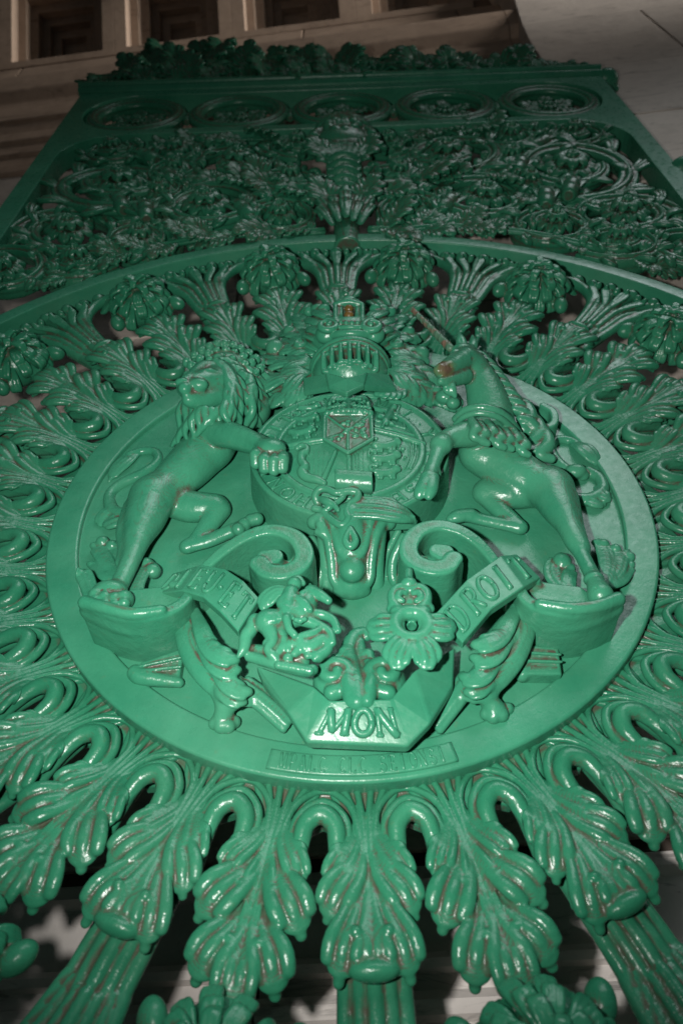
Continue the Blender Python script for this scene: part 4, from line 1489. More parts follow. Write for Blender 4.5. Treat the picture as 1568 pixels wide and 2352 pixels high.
o, A, B = ribbon('motto_ribbon', [((402, 1316, 40), (356, 1364, 40)), ((461, 1296, 70), (418, 1356, 72)), ((518, 1306, 84), (466, 1370, 86)), ((560, 1334, 88), (505, 1404, 90)), ((596, 1374, 84), (547, 1450, 86))], 15, 'motto ribbon reading DIEU ET beside the lion')
write(o, A, B, [('D', .06, .48), ('I', .55, .85), ('E', 1.1, 1.55), ('U', 1.65, 2.2), ('.', 2.25, 2.5), ('E', 2.65, 3.15), ('T', 3.3, 3.85)], 3.1)
o, A, B = ribbon('motto_ribbon', [((998, 1410, 82), (1062, 1476, 80)), ((1072, 1330, 88), (1128, 1398, 88)), ((1148, 1276, 82), (1202, 1348, 82)), ((1186, 1272, 66), (1240, 1326, 62))], 15, 'motto ribbon reading DROIT beside the unicorn')
write(o, A, B, [('D', .12, .5), ('R', .62, .98), ('O', 1.05, 1.45), ('I', 1.56, 1.86), ('T', 2.1, 2.85)], 3.5)
o, A, B = ribbon('motto_ribbon', [((588, 1528, 40), (604, 1568, 34)), ((722, 1576, 62), (660, 1634, 54)), ((757, 1608, 66), (704, 1704, 44)), ((898, 1604, 66), (936, 1714, 42)), ((950, 1540, 66), (988, 1660, 52)), ((1044, 1486, 46), (1040, 1578, 38))], 16, 'angular motto ribbon reading MON at the foot of the medallion', bev=3)
write(o, A, B, [('M', 2.04, 2.40), ('O', 2.43, 2.68), ('N', 2.70, 2.97)], 5.0, .2, .76)

# ---- rolled ends of the ribbon lying on the plate
def rolled(pts, roll, name='ribbon_end'):
    C = block([p for p in pts] + [r for r in roll], m=22, h=1.6)
    Q = VV(pts)[0]
    w1 = pts[0][2]
    C.poly(Q, -22, w1, k=2, rnd=3)
    tb(C, roll, k=3)
    P, r = VV(roll)
    d = P[0] - P[1]
    d /= np.linalg.norm(d)
    C.tube([P[0] - d * 3, P[0] + d * 14], r[0] * .5, k=1, cut=True)
    for t in (.35, .62):
        C.tube([Q[0] * (1 - t) + Q[3] * t + (0, 0, 4), Q[1] * (1 - t) + Q[2] * t + (0, 0, 4)], 2.2, k=4)
    return C.mesh(name, M_green, gate)


rolled([(322, 1520, 6), (424, 1486, 6), (412, 1566, 6), (330, 1560, 6)], [(312, 1546, 2, 12), (330, 1556, 2, 12), (412, 1568, 0, 7)])
rolled([(1200, 1478, 12), (1282, 1486, 12), (1290, 1548, 12), (1198, 1548, 12)], [(1178, 1532, 2, 11), (1192, 1524, 4, 13), (1198, 1550, 2, 10)])

# ---- acanthus horns with lion-paw feet
def horn(sgn, path, lobes, paw, toes, strap):
    C = block(path + paw + strap, m=34)
    P, r = VV(path)
    frill(C, P, r, n=5, sag=.35, k=2.4)
    for rows in lobes:
        frill_px(C, rows, n=4, tip=9, k=2.4)
    tb(C, paw, k=7)
    for x, y, w, rr in toes:
        bl(C, x, y, w, rr, k=2.5)
    for off in (-18, -6, 6, 18):
        tb(C, [(x - sgn * off * .55, y - off * .8, w - abs(off) * .3, rr * .7) for x, y, w, rr in strap], k=2.0)
    o = C.mesh('acanthus_horn', M_green, gate)
    o['label'] = 'fluted acanthus horn ending in a paw on the side of the ' + ('lion' if sgn < 0 else 'unicorn')


horn(-1, [(428, 1372, 34, 12), (432, 1430, 40, 20), (456, 1490, 42, 25), (498, 1545, 38, 25), (545, 1588, 28, 20), (600, 1622, 14, 12)],
     [[(452, 1440, 50, 7), (482, 1488, 62, 12), (512, 1506, 66, 14), (540, 1516, 58, 10)], [(462, 1480, 46, 7), (490, 1520, 56, 12), (520, 1540, 56, 13), (545, 1540, 48, 9)], [(490, 1530, 42, 7), (522, 1568, 50, 12), (548, 1584, 48, 13), (570, 1590, 40, 9)], [(500, 1560, 36, 7), (530, 1600, 40, 12), (556, 1612, 34, 9)], [(446, 1400, 44, 6), (462, 1440, 56, 10), (476, 1470, 58, 11), (500, 1486, 58, 9)]],
     [(520, 1600, 24, 17), (516, 1630, 14, 13), (512, 1652, 4, 14)],
     [(494, 1662, 2, 9), (508, 1668, 4, 10), (524, 1668, 4, 10), (538, 1658, 0, 9)],
     [(560, 1578, 26, 9), (608, 1612, 18, 9), (660, 1660, 6, 8)])
horn(1, [(1196, 1360, 34, 12), (1198, 1420, 40, 20), (1170, 1484, 42, 25), (1128, 1540, 38, 25), (1086, 1578, 28, 20), (1040, 1602, 14, 12)],
     [[(1180, 1420, 50, 7), (1148, 1462, 62, 12), (1116, 1476, 66, 14), (1090, 1482, 58, 10)], [(1170, 1462, 46, 7), (1140, 1500, 56, 12), (1112, 1514, 56, 13), (1086, 1512, 48, 9)], [(1142, 1516, 42, 7), (1110, 1550, 50, 12), (1084, 1558, 48, 13), (1062, 1556, 40, 9)], [(1130, 1548, 36, 7), (1100, 1582, 40, 12), (1074, 1590, 34, 9)], [(1186, 1390, 44, 6), (1168, 1426, 56, 10), (1152, 1450, 58, 11), (1126, 1462, 58, 9)]],
     [(1112, 1580, 24, 17), (1122, 1608, 14, 13), (1136, 1632, 4, 15)],
     [(1116, 1640, 2, 9), (1132, 1646, 4, 10), (1150, 1642, 4, 10), (1164, 1628, 0, 9)],
     [(1072, 1566, 26, 9), (1042, 1606, 18, 9), (1000, 1662, 6, 8)])

# ---- acanthus spray behind MON
C = block([(720, 1440, 0), (930, 1620, 90), (720, 1620, 0), (930, 1440, 90)], m=20)
for s, x0 in ((-1, 822), (1, 828)):
    c = V(x0 + s * 56, 1545, 62)
    curl(C, c[:2], 27, 5, 1.25, 265 if s < 0 else -85, 11, 7, 56, 66, sgn=-s * 1, k=2.2)
    C.ell(c - (0, 0, 22), (28, 28, 26), k=4)
    tb(C, [(x0 + s * 14, 1610, 60, 11), (x0 + s * 20, 1580, 62, 11), (x0 + s * 26, 1552, 60, 9), (x0 + s * 18, 1524, 54, 7)], k=2.5)
tb(C, [(820, 1612, 60, 13), (818, 1570, 58, 13), (806, 1530, 48, 13), (800, 1496, 40, 12), (812, 1466, 36, 11), (832, 1454, 34, 9), (842, 1462, 34, 7)], k=2.5)
tb(C, [(838, 1612, 56, 10), (842, 1570, 54, 10), (836, 1536, 46, 10), (828, 1500, 40, 9), (826, 1474, 36, 7)], k=2.2)
for (x, y) in [(790, 1500), (784, 1516), (850, 1520), (858, 1530), (846, 1506), (770, 1518)]:
    bl(C, x, y, 44, (9, 10, 10), k=3)
C.poly(VV([(740, 1615, 50), (760, 1530, 40), (820, 1500, 30), (880, 1530, 40), (905, 1612, 50)])[0], -22, 30, k=6)
C.mesh('acanthus_spray', M_green, gate)

# ---- badge: horseman over a dragon
C = block([(540, 1320, 50), (800, 1560, 130), (540, 1560, 50), (800, 1320, 130)], m=18, h=1.3, wmin=40)
W = 100
tb(C, [(616, 1428, W, 17), (650, 1424, W, 15), (684, 1412, W, 15), (700, 1396, W, 15)], k=5)           # barrel
tb(C, [(694, 1404, W, 16), (708, 1380, W + 2, 13), (718, 1362, W + 4, 10)], k=4)                              # neck
tb(C, [(714, 1360, W + 6, 10), (736, 1368, W + 10, 7.5), (754, 1380, W + 10, 5.5)], k=2)                    # head
for i in range(5):
    tb(C, [(704 - 4 * i, 1358 + 9 * i, W + 10, 4), (694 - 4 * i, 1364 + 9 * i, W + 12, 4.5), (690 - 3 * i, 1374 + 8 * i, W + 8, 2.5)], k=1.2)
tb(C, [(714, 1352, W + 8, 4), (712, 1342, W + 8, 2)], k=1.5)
bl(C, 722, 1350, W, 4, k=2)
tb(C, [(614, 1430, W, 14), (626, 1470, W, 8), (616, 1492, W, 6), (632, 1512, W - 4, 6)], k=3)
tb(C, [(634, 1440, W - 6, 12), (652, 1472, W - 4, 7), (640, 1500, W - 4, 6)], k=3)
tb(C, [(704, 1414, W, 10), (738, 1412, W, 7), (764, 1424, W, 6), (776, 1448, W, 5)], k=3)
tb(C, [(698, 1424, W, 9), (730, 1436, W, 7), (756, 1452, W, 6), (764, 1476, W, 5)], k=3)
tb(C, [(606, 1432, W, 7), (586, 1422, W - 4, 8), (578, 1444, W - 6, 9), (566, 1462, W - 8, 9), (560, 1490, W - 10, 7), (548, 1508, W - 12, 3)], k=3)     # tail
tb(C, [(660, 1412, W + 6, 12), (662, 1384, W + 8, 12), (668, 1362, W + 8, 11)], k=4)                  # rider
bl(C, 676, 1342, W + 8, (10, 10, 10), k=3)
tb(C, [(668, 1334, W + 6, 5), (684, 1330, W + 6, 6), (696, 1340, W + 6, 4)], k=2)
tb(C, [(662, 1366, W + 12, 6), (644, 1384, W + 12, 6), (656, 1398, W + 14, 5)], k=2)   # arm
frill_px(C, [(660, 1356, W, 6), (634, 1358, W - 2, 11), (612, 1376, W - 6, 12), (604, 1398, W - 12, 7)], n=4, tip=4, k=1.5)   # flying cloak
tb(C, [(676, 1372, W + 12, 5), (698, 1384, W + 14, 5), (712, 1400, W + 12, 4)], k=3)
tb(C, [(658, 1420, W + 14, 6), (664, 1444, W + 12, 5), (676, 1458, W + 10, 5)], k=3)                  # rider's leg
tb(C, [(640, 1500, W - 10, 10), (680, 1482, W - 6, 12), (712, 1490, W - 6, 13), (740, 1472, W - 4, 10), (752, 1490, W - 4, 7), (730, 1508, W - 4, 8)], k=3)   # dragon
tb(C, [(700, 1490, W, 6), (690, 1466, W + 4, 6), (716, 1456, W + 4, 6), (734, 1446, W + 2, 5)], k=2)
rnd = random.Random(6)
for i in range(22):
    bl(C, rnd.uniform(612, 750), rnd.uniform(1460, 1515), W - 2, rnd.uniform(4, 7), k=2)
for i in range(10):
    bl(C, 610 + 10 * i, 1420 + 6 * math.sin(i), W + 12, rnd.uniform(3, 5), k=2.5)
tb(C, [(574, 1508, W - 18, 7), (640, 1526, W - 10, 8), (700, 1540, W - 8, 8), (718, 1538, W - 8, 7)], k=3)
tb(C, [(570, 1494, W - 26, 9), (620, 1504, W - 20, 12), (690, 1520, W - 18, 12)], k=4)
for i in range(9):
    bl(C, 640 + 9 * i, 1528 + 1.7 * i, W - 4, 5.5, k=1.5)
o = C.mesh('horseman_badge', M_green, gate)
o['label'] = 'pierced badge of a horseman over a dragon'

# ---- badge: crown, ring and three plumes
C = block([(845, 1300, 40), (1050, 1540, 130), (845, 1540, 40), (1050, 1300, 130)], m=18, h=1.3, wmin=30)
W = 96
tb(C, [(938, 1312, W - 6, 6), (938, 1330, W - 2, 6), (938, 1344, W, 8)], k=2)
bl(C, 938, 1340, W + 2, (11, 9, 9), k=2)
for s in (-1, 1):
    tb(C, [(940 + s * 4, 1356, W, 6), (940 + s * 22, 1350, W, 7), (940 + s * 38, 1362, W, 7), (940 + s * 38, 1384, W, 7), (940 + s * 22, 1400, W, 7), (940 + s * 6, 1404, W, 7)], k=2)
    tb(C, [(940 + s * 10, 1362, W + 2, 4), (940 + s * 22, 1362, W + 4, 5), (940 + s * 26, 1374, W + 4, 5), (940 + s * 16, 1380, W + 4, 4)], k=2)
    bl(C, 942 + s * 30, 1406, W, (10, 9, 9), k=3)
    bl(C, 942 + s * 42, 1398, W - 4, (8, 8, 7), k=3)
    # side plumes: ribbed leaflets in pairs
    for dy, ln, wd in ((-8, 90, 14), (10, 86, 13)):
        P, r = VV([(944 + s * 20, 1438 + dy * .3, W, 6), (944 + s * (20 + ln * .35), 1438 + dy * .7, W + 4, wd), (944 + s * (20 + ln * .65), 1440 + dy, W + 2, wd), (944 + s * (10 + ln * .85), 1444 + dy * 1.1, W - 8, wd * .5)])
        frill(C, P, r, n=3, sag=.1, tip=4, k=1.6)
    # drooping plumes
    for q, (x1, y1) in enumerate(((44, 1500), (30, 1516))):
        P, r = VV([(946 + s * 4, 1464, W, 7), (946 + s * x1 * .6, 1474 + q * 6, W + 6, 11), (946 + s * x1, y1, W + 4, 12), (946 + s * x1 * .86, y1 + 16, W - 4, 7)])
        frill(C, P, r, n=3, sag=.1, tip=4, k=1.6)
bl(C, 941, 1408, W, (15, 10, 10), k=3)
bl(C, 941, 1384, W - 8, (20, 16, 8), k=4)
bl(C, 941, 1376, W + 8, 5, k=1, cut=True)
c = V(945, 1437, W)
t = np.linspace(0, 2 * math.pi, 40)
C.tube(c + np.column_stack([22 * np.cos(t), 22 * np.sin(t), 0 * t]), 10, k=2)
tb(C, [(945, 1437, 20, 7), (945, 1437, W - 10, 7)], k=2)
C.tube([c - (0, 0, 16), c + (0, 0, 20)], 9, k=1, cut=True)
C.tube([V(946, 1500, 30), V(946, 1480, 86)], [12, 10], k=3)
o = C.mesh('plumed_badge', M_green, gate)
o['label'] = 'pierced badge with a small crown, a ring and leafy plumes'
for a in ((650, 1440, 92), (700, 1500, 88)):
    pass
# ---- helmet
C = block([(680, 740, -20), (925, 930, 150), (680, 930, -20), (925, 740, 150)], m=24, h=1.6)
hc = V(804, 864, 58)
C.ell(hc, (72, 68, 70), k=4)
C.tube([hc - (0, 0, 30), hc - (0, 0, 90)], 60, k=6)
# brow bands
for dy, r, dw in ((16, 9, 0), (34, 8, -2), (4, 4, 2)):
    P = []
    for a in np.linspace(-82, 82, 21):
        rr = math.sqrt(max(0, 1 - (dy / 68) ** 2))
        P.append(hc + (72 * rr * math.sin(R_(a)), dy, 70 * rr * math.cos(R_(a)) + dw))
    C.tube(P, r, k=2)
# chin ridge
# barred opening
for i in range(6):
    x = (i - 2.5) * 16.5
    for y in np.linspace(-31, -11, 5):
        z = 70 * math.sqrt(max(.02, 1 - (x / 72) ** 2 - (y / 68) ** 2))
        C.tube([hc + (x * .55, y * .7, z * .3), hc + (x, y, z), hc + (x * 1.1, y, z + 12)], 4.7, k=.8, cut=True)
for i in range(7):
    x = (i - 3) * 16.5
    P = []
    for y in (-36, -22, -8, 4):
        z = 70 * math.sqrt(max(.02, 1 - (x / 72) ** 2 - (y / 68) ** 2))
        P.append(hc + (x, y, z + 1))
    C.tube(P, [4, 4.2, 4.2, 4], k=1.2)
for i in range(13):
    x = (i - 6) * 9.2
    y = -39 - 2.5 * math.cos(i * math.pi / 1.5)
    z = 70 * math.sqrt(max(.02, 1 - (x / 72) ** 2 - (y / 68) ** 2))
    C.ell(hc + (x, y, z), (6, 4.5, 4.5), k=2)
helm = C.mesh('helmet', M_green, gate)
helm['label'] = 'barred tournament helmet above the garter shield'
# gorget plates
def plate(name, quad, thick, parent):
    Q = [V(*q) for q in quad]
    v = Q + [q - np.array((0, 0, thick)) for q in Q]
    n = len(Q)
    F = [tuple(range(n)), tuple(range(2 * n - 1, n - 1, -1))] + [(i, i + n, (i + 1) % n + n, (i + 1) % n) for i in range(n)]
    o = mesh_obj(name, np.array(v), F, M_trim, parent, smooth=False)
    m = o.modifiers.new('bevel', 'BEVEL')
    m.width = .0035
    m.segments = 3
    return o


plate('gorget_plate', [(746, 854, 128), (796, 868, 146), (844, 852, 130), (836, 884, 128), (796, 902, 138), (754, 888, 126)], 12, helm)
plate('gorget_plate', [(696, 866, 84), (750, 856, 124), (757, 889, 122), (698, 900, 78)], 12, helm)
plate('gorget_plate', [(840, 854, 126), (892, 858, 90), (911, 894, 80), (833, 887, 124)], 12, helm)

# ---- crown on the helmet
C = block([(660, 680, -10), (940, 820, 130), (660, 820, -10), (940, 680, 130)], m=26, h=1.6)
for dy, r, dw in ((0, 8, 0), (-14, 5, 2)):
    tb(C, [(722, 790 + dy, 60, r), (744, 776 + dy, 92 + dw, r), (775, 768 + dy, 112 + dw, r), (806, 766 + dy, 118 + dw, r), (836, 768 + dy, 112 + dw, r), (864, 776 + dy, 92 + dw, r), (886, 790 + dy, 60, r)], k=3)
bl(C, 804, 776, 70, (78, 50, 46), k=6)
# middle fleuron with its jewel
Q = VV([(764, 768, 100), (764, 700, 100), (836, 700, 100), (836, 768, 100)])[0]
C.poly(VV([(772, 766, 104), (766, 706, 100), (778, 696, 100), (822, 696, 100), (834, 706, 100), (830, 766, 104)])[0], 20, 112, k=3, rnd=4)
C.poly(VV([(788, 730, 112), (786, 702, 112), (816, 702, 112), (814, 730, 112)])[0], 104, 130, k=1, rnd=2, cut=True)
tb(C, [(770, 700, 112, 6), (800, 694, 116, 7), (830, 700, 112, 6)], k=3)
for x in (770, 832):
    tb(C, [(x, 764, 110, 4.5), (x, 704, 112, 4.5)], k=2)
for i in range(4):
    for j in range(2):
        bl(C, 782 + 13 * i, 742 + 12 * j, 114, (5, 5, 5), k=2)
bl(C, 801, 690, 104, (16, 8, 10), k=3)
for s, x0 in ((-1, 802), (1, 804)):
    c = V(x0 + s * 52, 752, 116)
    curl(C, c[:2], 23, 5, 1.35, 90, 7.5, 5.5, 116, 124, sgn=s, k=1.5)
    C.ell(c - (0, 0, 16), (23, 23, 18), k=3)
    tb(C, [(x0 + s * 34, 764, 108, 6), (x0 + s * 36, 742, 108, 6), (x0 + s * 48, 730, 104, 6)], k=3)
    for a, b, w, e in ((74, 762, 84, 0), (88, 774, 68, 8), (62, 724, 88, -6), (78, 742, 80, 0), (96, 792, 52, 14)):
        frill_px(C, [(x0 + s * (a - 24), b + 10, w + 8, 8), (x0 + s * (a - 8), b - 2, w + 10, 13), (x0 + s * (a + 8), b - 8, w + 4, 14), (x0 + s * (a + 20), b - 4 + e, w - 8, 9)], n=4, tip=8)
    bl(C, x0 + s * 72, 712, 80, (16, 13, 13), k=3)
    bl(C, x0 + s * 92, 716, 74, (12, 11, 11), k=3)
    bl(C, x0 + s * 58, 710, 90, (13, 11, 11), k=3)
o = C.mesh('crown', M_green, gate)
o['label'] = 'ornate crown above the barred helmet'
# bare brassy jewel in the crown
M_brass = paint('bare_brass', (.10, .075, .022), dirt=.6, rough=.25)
C = block([(780, 690, 90), (825, 745, 130), (780, 745, 90), (825, 690, 130)], m=8, h=1.1)
bl(C, 801, 709, 112, (9, 9, 8), k=1)
bl(C, 801, 724, 112, (10, 10, 9), k=2)
C.mesh('jewel', M_brass, o)

# ---- mantling: leafy drapery from the helmet
def mantling(groups, balls, curls, label):
    allr = [r for g in groups for r in g]
    C = block(allr, m=30, h=1.7)
    for g in groups:
        acanthus(C, g)
    for x, y, w, r in balls:
        bl(C, x, y, w, r, k=3)
    for x, y, w, r, sgn, a0 in curls:
        c = V(x, y, w)
        curl(C, c[:2], r, 3, 1.2, a0, r * .36, r * .24, w, w + 6, sgn=sgn, k=2)
        C.ell(c - (0, 0, r * .6), r, k=3)
    o = C.mesh('mantling', M_green, gate)
    o['label'] = label
    return o


mantling([[(716, 852, 70, 14), (680, 868, 72, 24), (644, 880, 62, 26), (610, 872, 44, 22), (588, 846, 34, 16)],
          [(712, 872, 66, 12), (684, 896, 66, 20), (652, 912, 56, 21), (626, 916, 44, 14)],
          [(708, 884, 64, 10), (690, 908, 60, 15), (668, 922, 52, 13)],
          [(720, 830, 60, 12), (690, 838, 62, 20), (656, 836, 54, 22), (626, 828, 40, 16), (606, 818, 30, 11)],
          [(722, 810, 52, 12), (692, 806, 52, 19), (662, 796, 44, 20), (640, 790, 34, 15)],
          [(716, 790, 44, 10), (694, 776, 44, 16), (672, 762, 38, 16), (652, 762, 30, 12)],
          [(710, 772, 38, 10), (700, 750, 40, 14), (690, 732, 36, 13), (676, 726, 30, 9)]],
         [(632, 800, 44, (20, 20, 18)), (596, 838, 40, (16, 20, 16)), (640, 916, 50, (15, 12, 13)), (664, 760, 40, (13, 13, 12))],
         [(604, 862, 44, 20, 1, 40), (688, 790, 62, 15, -1, 100)], 'leafy mantling of the helmet on the side of the lion')
mantling([[(888, 848, 70, 14), (920, 862, 72, 22), (950, 878, 62, 24), (978, 900, 46, 20), (996, 918, 34, 13)],
          [(892, 868, 66, 12), (914, 888, 66, 18), (938, 904, 56, 19), (958, 922, 44, 12)],
          [(886, 828, 60, 12), (916, 834, 62, 20), (950, 846, 54, 22), (978, 862, 42, 18), (1004, 880, 32, 12)],
          [(884, 808, 52, 12), (914, 806, 52, 19), (944, 812, 44, 20), (972, 824, 36, 15)],
          [(888, 790, 44, 10), (910, 776, 44, 16), (932, 770, 38, 16), (956, 778, 30, 12)],
          [(894, 772, 38, 10), (904, 750, 40, 14), (914, 732, 36, 13), (930, 728, 30, 9)],
          [(980, 900, 30, 10), (1004, 908, 34, 17), (1030, 918, 34, 18), (1050, 932, 28, 12)],
          [(930, 898, 62, 10), (900, 902, 72, 15), (870, 900, 84, 12)]],
         [(966, 812, 40, (17, 16, 15)), (1020, 912, 46, (17, 15, 15)), (1040, 926, 44, (13, 12, 12)), (1000, 900, 40, (14, 12, 12)), (938, 762, 40, (13, 13, 12))],
         [(934, 850, 68, 17, -1, 140), (912, 790, 62, 15, 1, 80)], 'leafy mantling of the helmet on the side of the unicorn')
# ------------------------------------------------------------------ frame of the gate above the wheel
def slab(name, outer, holes, w0, w1, mat, parent, bev=3.0):
    """flat bar work: an outline with openings, given a real thickness"""
    cu = bpy.data.curves.new(name, 'CURVE')
    cu.dimensions = '2D'
    cu.fill_mode = 'BOTH'
    for loop_ in [outer] + holes:
        sp = cu.splines.new('POLY')
        sp.points.add(len(loop_) - 1)
        for p, q in zip(sp.points, loop_):
            p.co = (q[0] / 1000, q[1] / 1000, 0, 1)
        sp.use_cyclic_u = True
    cu.extrude = (w1 - w0) / 2000 - bev / 1000
    cu.bevel_depth = bev / 1000
    cu.bevel_resolution = 2
    tmp = bpy.data.objects.new('tmp', cu)
    col.objects.link(tmp)
    dg = bpy.context.evaluated_depsgraph_get()
    me = bpy.data.meshes.new_from_object(tmp.evaluated_get(dg))
    bpy.data.objects.remove(tmp)
    me.name = name
    for p in me.polygons:
        p.use_smooth = False
    me.materials.clear()
    me.materials.append(mat)
    o = bpy.data.objects.new(name, me)
    col.objects.link(o)
    o.parent = parent
    o.location = (0, 0, (w0 + w1) / 2000)
    return o


def round_rect(x0, y0, x1, y1, rs, n=10):
    """corners from lower left, counter-clockwise; rs = four radii"""
    out = []
    for (cx, cy, a), r in zip([(x0, y0, 180), (x1, y0, 270), (x1, y1, 0), (x0, y1, 90)], rs):
        sx, sy = (1 if cx == x0 else -1), (1 if cy == y0 else -1)
        for i in range(n + 1):
            t = R_(a + 90 * i / n)
            out.append((cx + sx * r + r * math.cos(t), cy + sy * r + r * math.sin(t)))
    return out


XL, XR = -972, 1000
CX = (XL + XR) / 2
frame_out = [(XL, -1180), (XR, -1180), (XR, 2330), (XL, 2330)]
hole_main = round_rect(XL + 58, -1100, XR - 58, 1866, (20, 20, 190, 190))
hole_oval = round_rect(XL + 58, 1902, XR - 58, 2288, (186, 186, 186, 186), 14)
slab('frame', frame_out, [hole_main, hole_oval], -62, 4, M_flat, gate)
# cap moulding
def bar(name, prof, x0, x1, mat, parent):
    """prof (v, w) drawn out along u"""
    prof = np.asarray(prof, float)
    m = len(prof)
    v = [(x, p[0], p[1]) for x in (x0, x1) for p in prof]
    F = [(q, (q + 1) % m, m + (q + 1) % m, m + q) for q in range(m)] + [tuple(range(m - 1, -1, -1)), tuple(range(m, 2 * m))]
    return mesh_obj(name, np.array(v), F, mat, parent, smooth=False)


bar('cap_moulding', rounded([(2331, -66), (2331, 10), (2344, 22), (2352, 22), (2356, 34), (2376, 34), (2380, 10), (2384, -66)], 4), XL - 14, XR + 2, M_flat, gate)

# ------------------------------------------------------------------ stock pieces for the foliage
def stock_leaf():
    """a curled acanthus leaf about 150 long, root at the origin, growing along +y"""
    C = Clay((-76, -16, -34), (76, 178, 62), 2.6)
    C.tube([(0, -8, 0), (0, 60, 16), (0, 120, 24)], [11, 10, 7], k=3, n=4)
    for s in (-1, 1):
        for (y0, y1, x1, z1, wd) in ((2, 36, 42, 18, 17), (30, 80, 50, 26, 20), (66, 118, 42, 28, 19)):
            frill(C, [(s * 3, y0, 2), (s * x1 * .45, y0 + (y1 - y0) * .55, z1), (s * x1 * .85, y1, z1 + 6), (s * x1 * 1.05, y1 + 12, z1 - 8)], [6, wd * .85, wd, wd * .7], n=3, tip=11, k=2.2)
    frill(C, [(0, 90, 22), (0, 122, 36), (0, 148, 38), (0, 160, 16)], [8, 20, 24, 19], n=4, tip=14, k=2.2)
    return C


def stock_husk():
    """a ringed sheath where two stalks part"""
    C = Clay((-50, -20, -36), (50, 130, 52), 2.6)
    C.tube([(0, -14, 6), (0, 20, 8), (0, 60, 10)], [20, 24, 30], k=3, n=4)
    for y, r in ((0, 27), (12, 30), (26, 29)):
        C.tube([(0, y, 8), (0, y + 5, 8)], r, k=2)
    for x in (-26, -9, 9, 26):
        frill(C, [(x * .8, 28, 30 - abs(x) * .6), (x * 1.1, 66, 36 - abs(x) * .6), (x * 1.4, 96, 34 - abs(x) * .5), (x * 1.6, 106, 14)], [6, 10, 11, 7], n=3, tip=7, k=2)
    return C


def stock_rosette():
    C = Clay((-112, -112, -30), (112, 112, 66), 2.7)
    C.ell((0, 0, 0), (66, 66, 34), k=4)
    rn = random.Random(8)
    for ring, (n, r1, z1, wd) in enumerate([(11, 92, 8, 15), (9, 64, 30, 13), (6, 36, 46, 10)]):
        for i in range(n):
            a = 2 * math.pi * (i + .5 * (ring % 2)) / n + rn.uniform(-.08, .08)
            u = np.array([math.cos(a), math.sin(a), 0])
            frill(C, [u * r1 * .25 + (0, 0, z1 + 6), u * r1 * .6 + (0, 0, z1 + 14), u * r1 * .9 + (0, 0, z1 + 10), u * r1 + (0, 0, z1 - 6)], [4, wd * .9, wd, wd * .6], n=3, tip=7, k=1.8)
    for i in range(6):
        C.ell((12 * math.cos(i * 1.047), 12 * math.sin(i * 1.047), 56), 7, k=2)
    return C


p_leaf = stock_leaf().mesh('scroll_leaf', M_leaf, gate)
p_husk = stock_husk().mesh('stalk_husk', M_leaf, gate)
p_ros = stock_rosette().mesh('rosette', M_leaf, gate)
first = {p_leaf.name: True, p_husk.name: True, p_ros.name: True}
rnd = random.Random(21)


def place(proto, u, v, w, ang, s=1.0, tilt=(0, 0), sx=1.0):
    if first.pop(proto.name, None):
        o = proto
    else:
        o = clone(proto, gate)
    o.location = (u / 1000, v / 1000, w / 1000)
    o.rotation_euler = (tilt[0], tilt[1], ang - math.pi / 2)
    o.scale = (s * sx, s, s)
    return o


def stalk(pts, r0, r1, name='scroll_stalk', sides=12, flutes=4):
    """a fluted stalk along a spline in the gate's plane"""
    q = spline(np.array(pts, float), 8)
    n = len(q)
    t = np.linspace(0, 1, n)
    r = r0 + (r1 - r0) * t
    T = np.gradient(q, axis=0)
    T /= np.linalg.norm(T, axis=1)[:, None]
    L = np.cross((0, 0, 1.0), T)
    L /= np.linalg.norm(L, axis=1)[:, None]
    geos = [tube_geo(q, r * .8, sides)]
    for j in (-.72, 0, .72):
        geos.append(tube_geo(q + L * (r * j)[:, None] + np.array((0, 0, 1.0)) * (r * (.5 - .55 * abs(j)))[:, None], r * .46, 8))
    v, F = join(geos)
    mesh_obj(name, v, F, M_leaf, gate)
    return q, T, L, r


def dressed(pts, r0, r1, leaves, ls=1.0, both=True, start=.06, w_up=-8):
    """a stalk with acanthus leaves breaking from it"""
    q, T, L, r = stalk(pts, r0, r1)
    n = len(q)
    for i in range(leaves):
        t = start + (1 - start) * (i + .5) / leaves
        k = min(n - 1, int(t * n))
        for s in ((-1, 1) if both else (1,)):
            if rnd.random() < .33:
                continue
            a = math.atan2(T[k][1], T[k][0]) + s * (.62 + rnd.uniform(-.25, .3))
            p = q[k] + L[k] * s * r[k] * .5
            place(p_leaf, p[0], p[1], p[2] + w_up + rnd.uniform(-6, 8), a, ls * rnd.uniform(.75, 1.15) * (1.0 - .35 * t), (rnd.uniform(-.25, .35), rnd.uniform(-.35, .35)), sx=rnd.choice((-1, 1)))


def volute(c, R0, a0, turns, sgn, w=-12, r0=24, r1=13, leaves=7, ros=.9, tail=None):
    """a scroll that winds in on a rosette; tail = points the stalk comes from"""
    m = 9
    pts = []
    for i in range(m + 1):
        t = i / m
        a = R_(a0) + sgn * 2 * math.pi * turns * t
        rr = R0 * (1 - .52 * t)
        pts.append((c[0] + rr * math.cos(a), c[1] + rr * math.sin(a), w + 14 * t))
    if tail:
        pts = [tuple(p) for p in tail] + pts
    dressed(pts, r0, r1, leaves)
    place(p_ros, c[0], c[1], w + 10, rnd.uniform(0, 6), ros * 1.15)


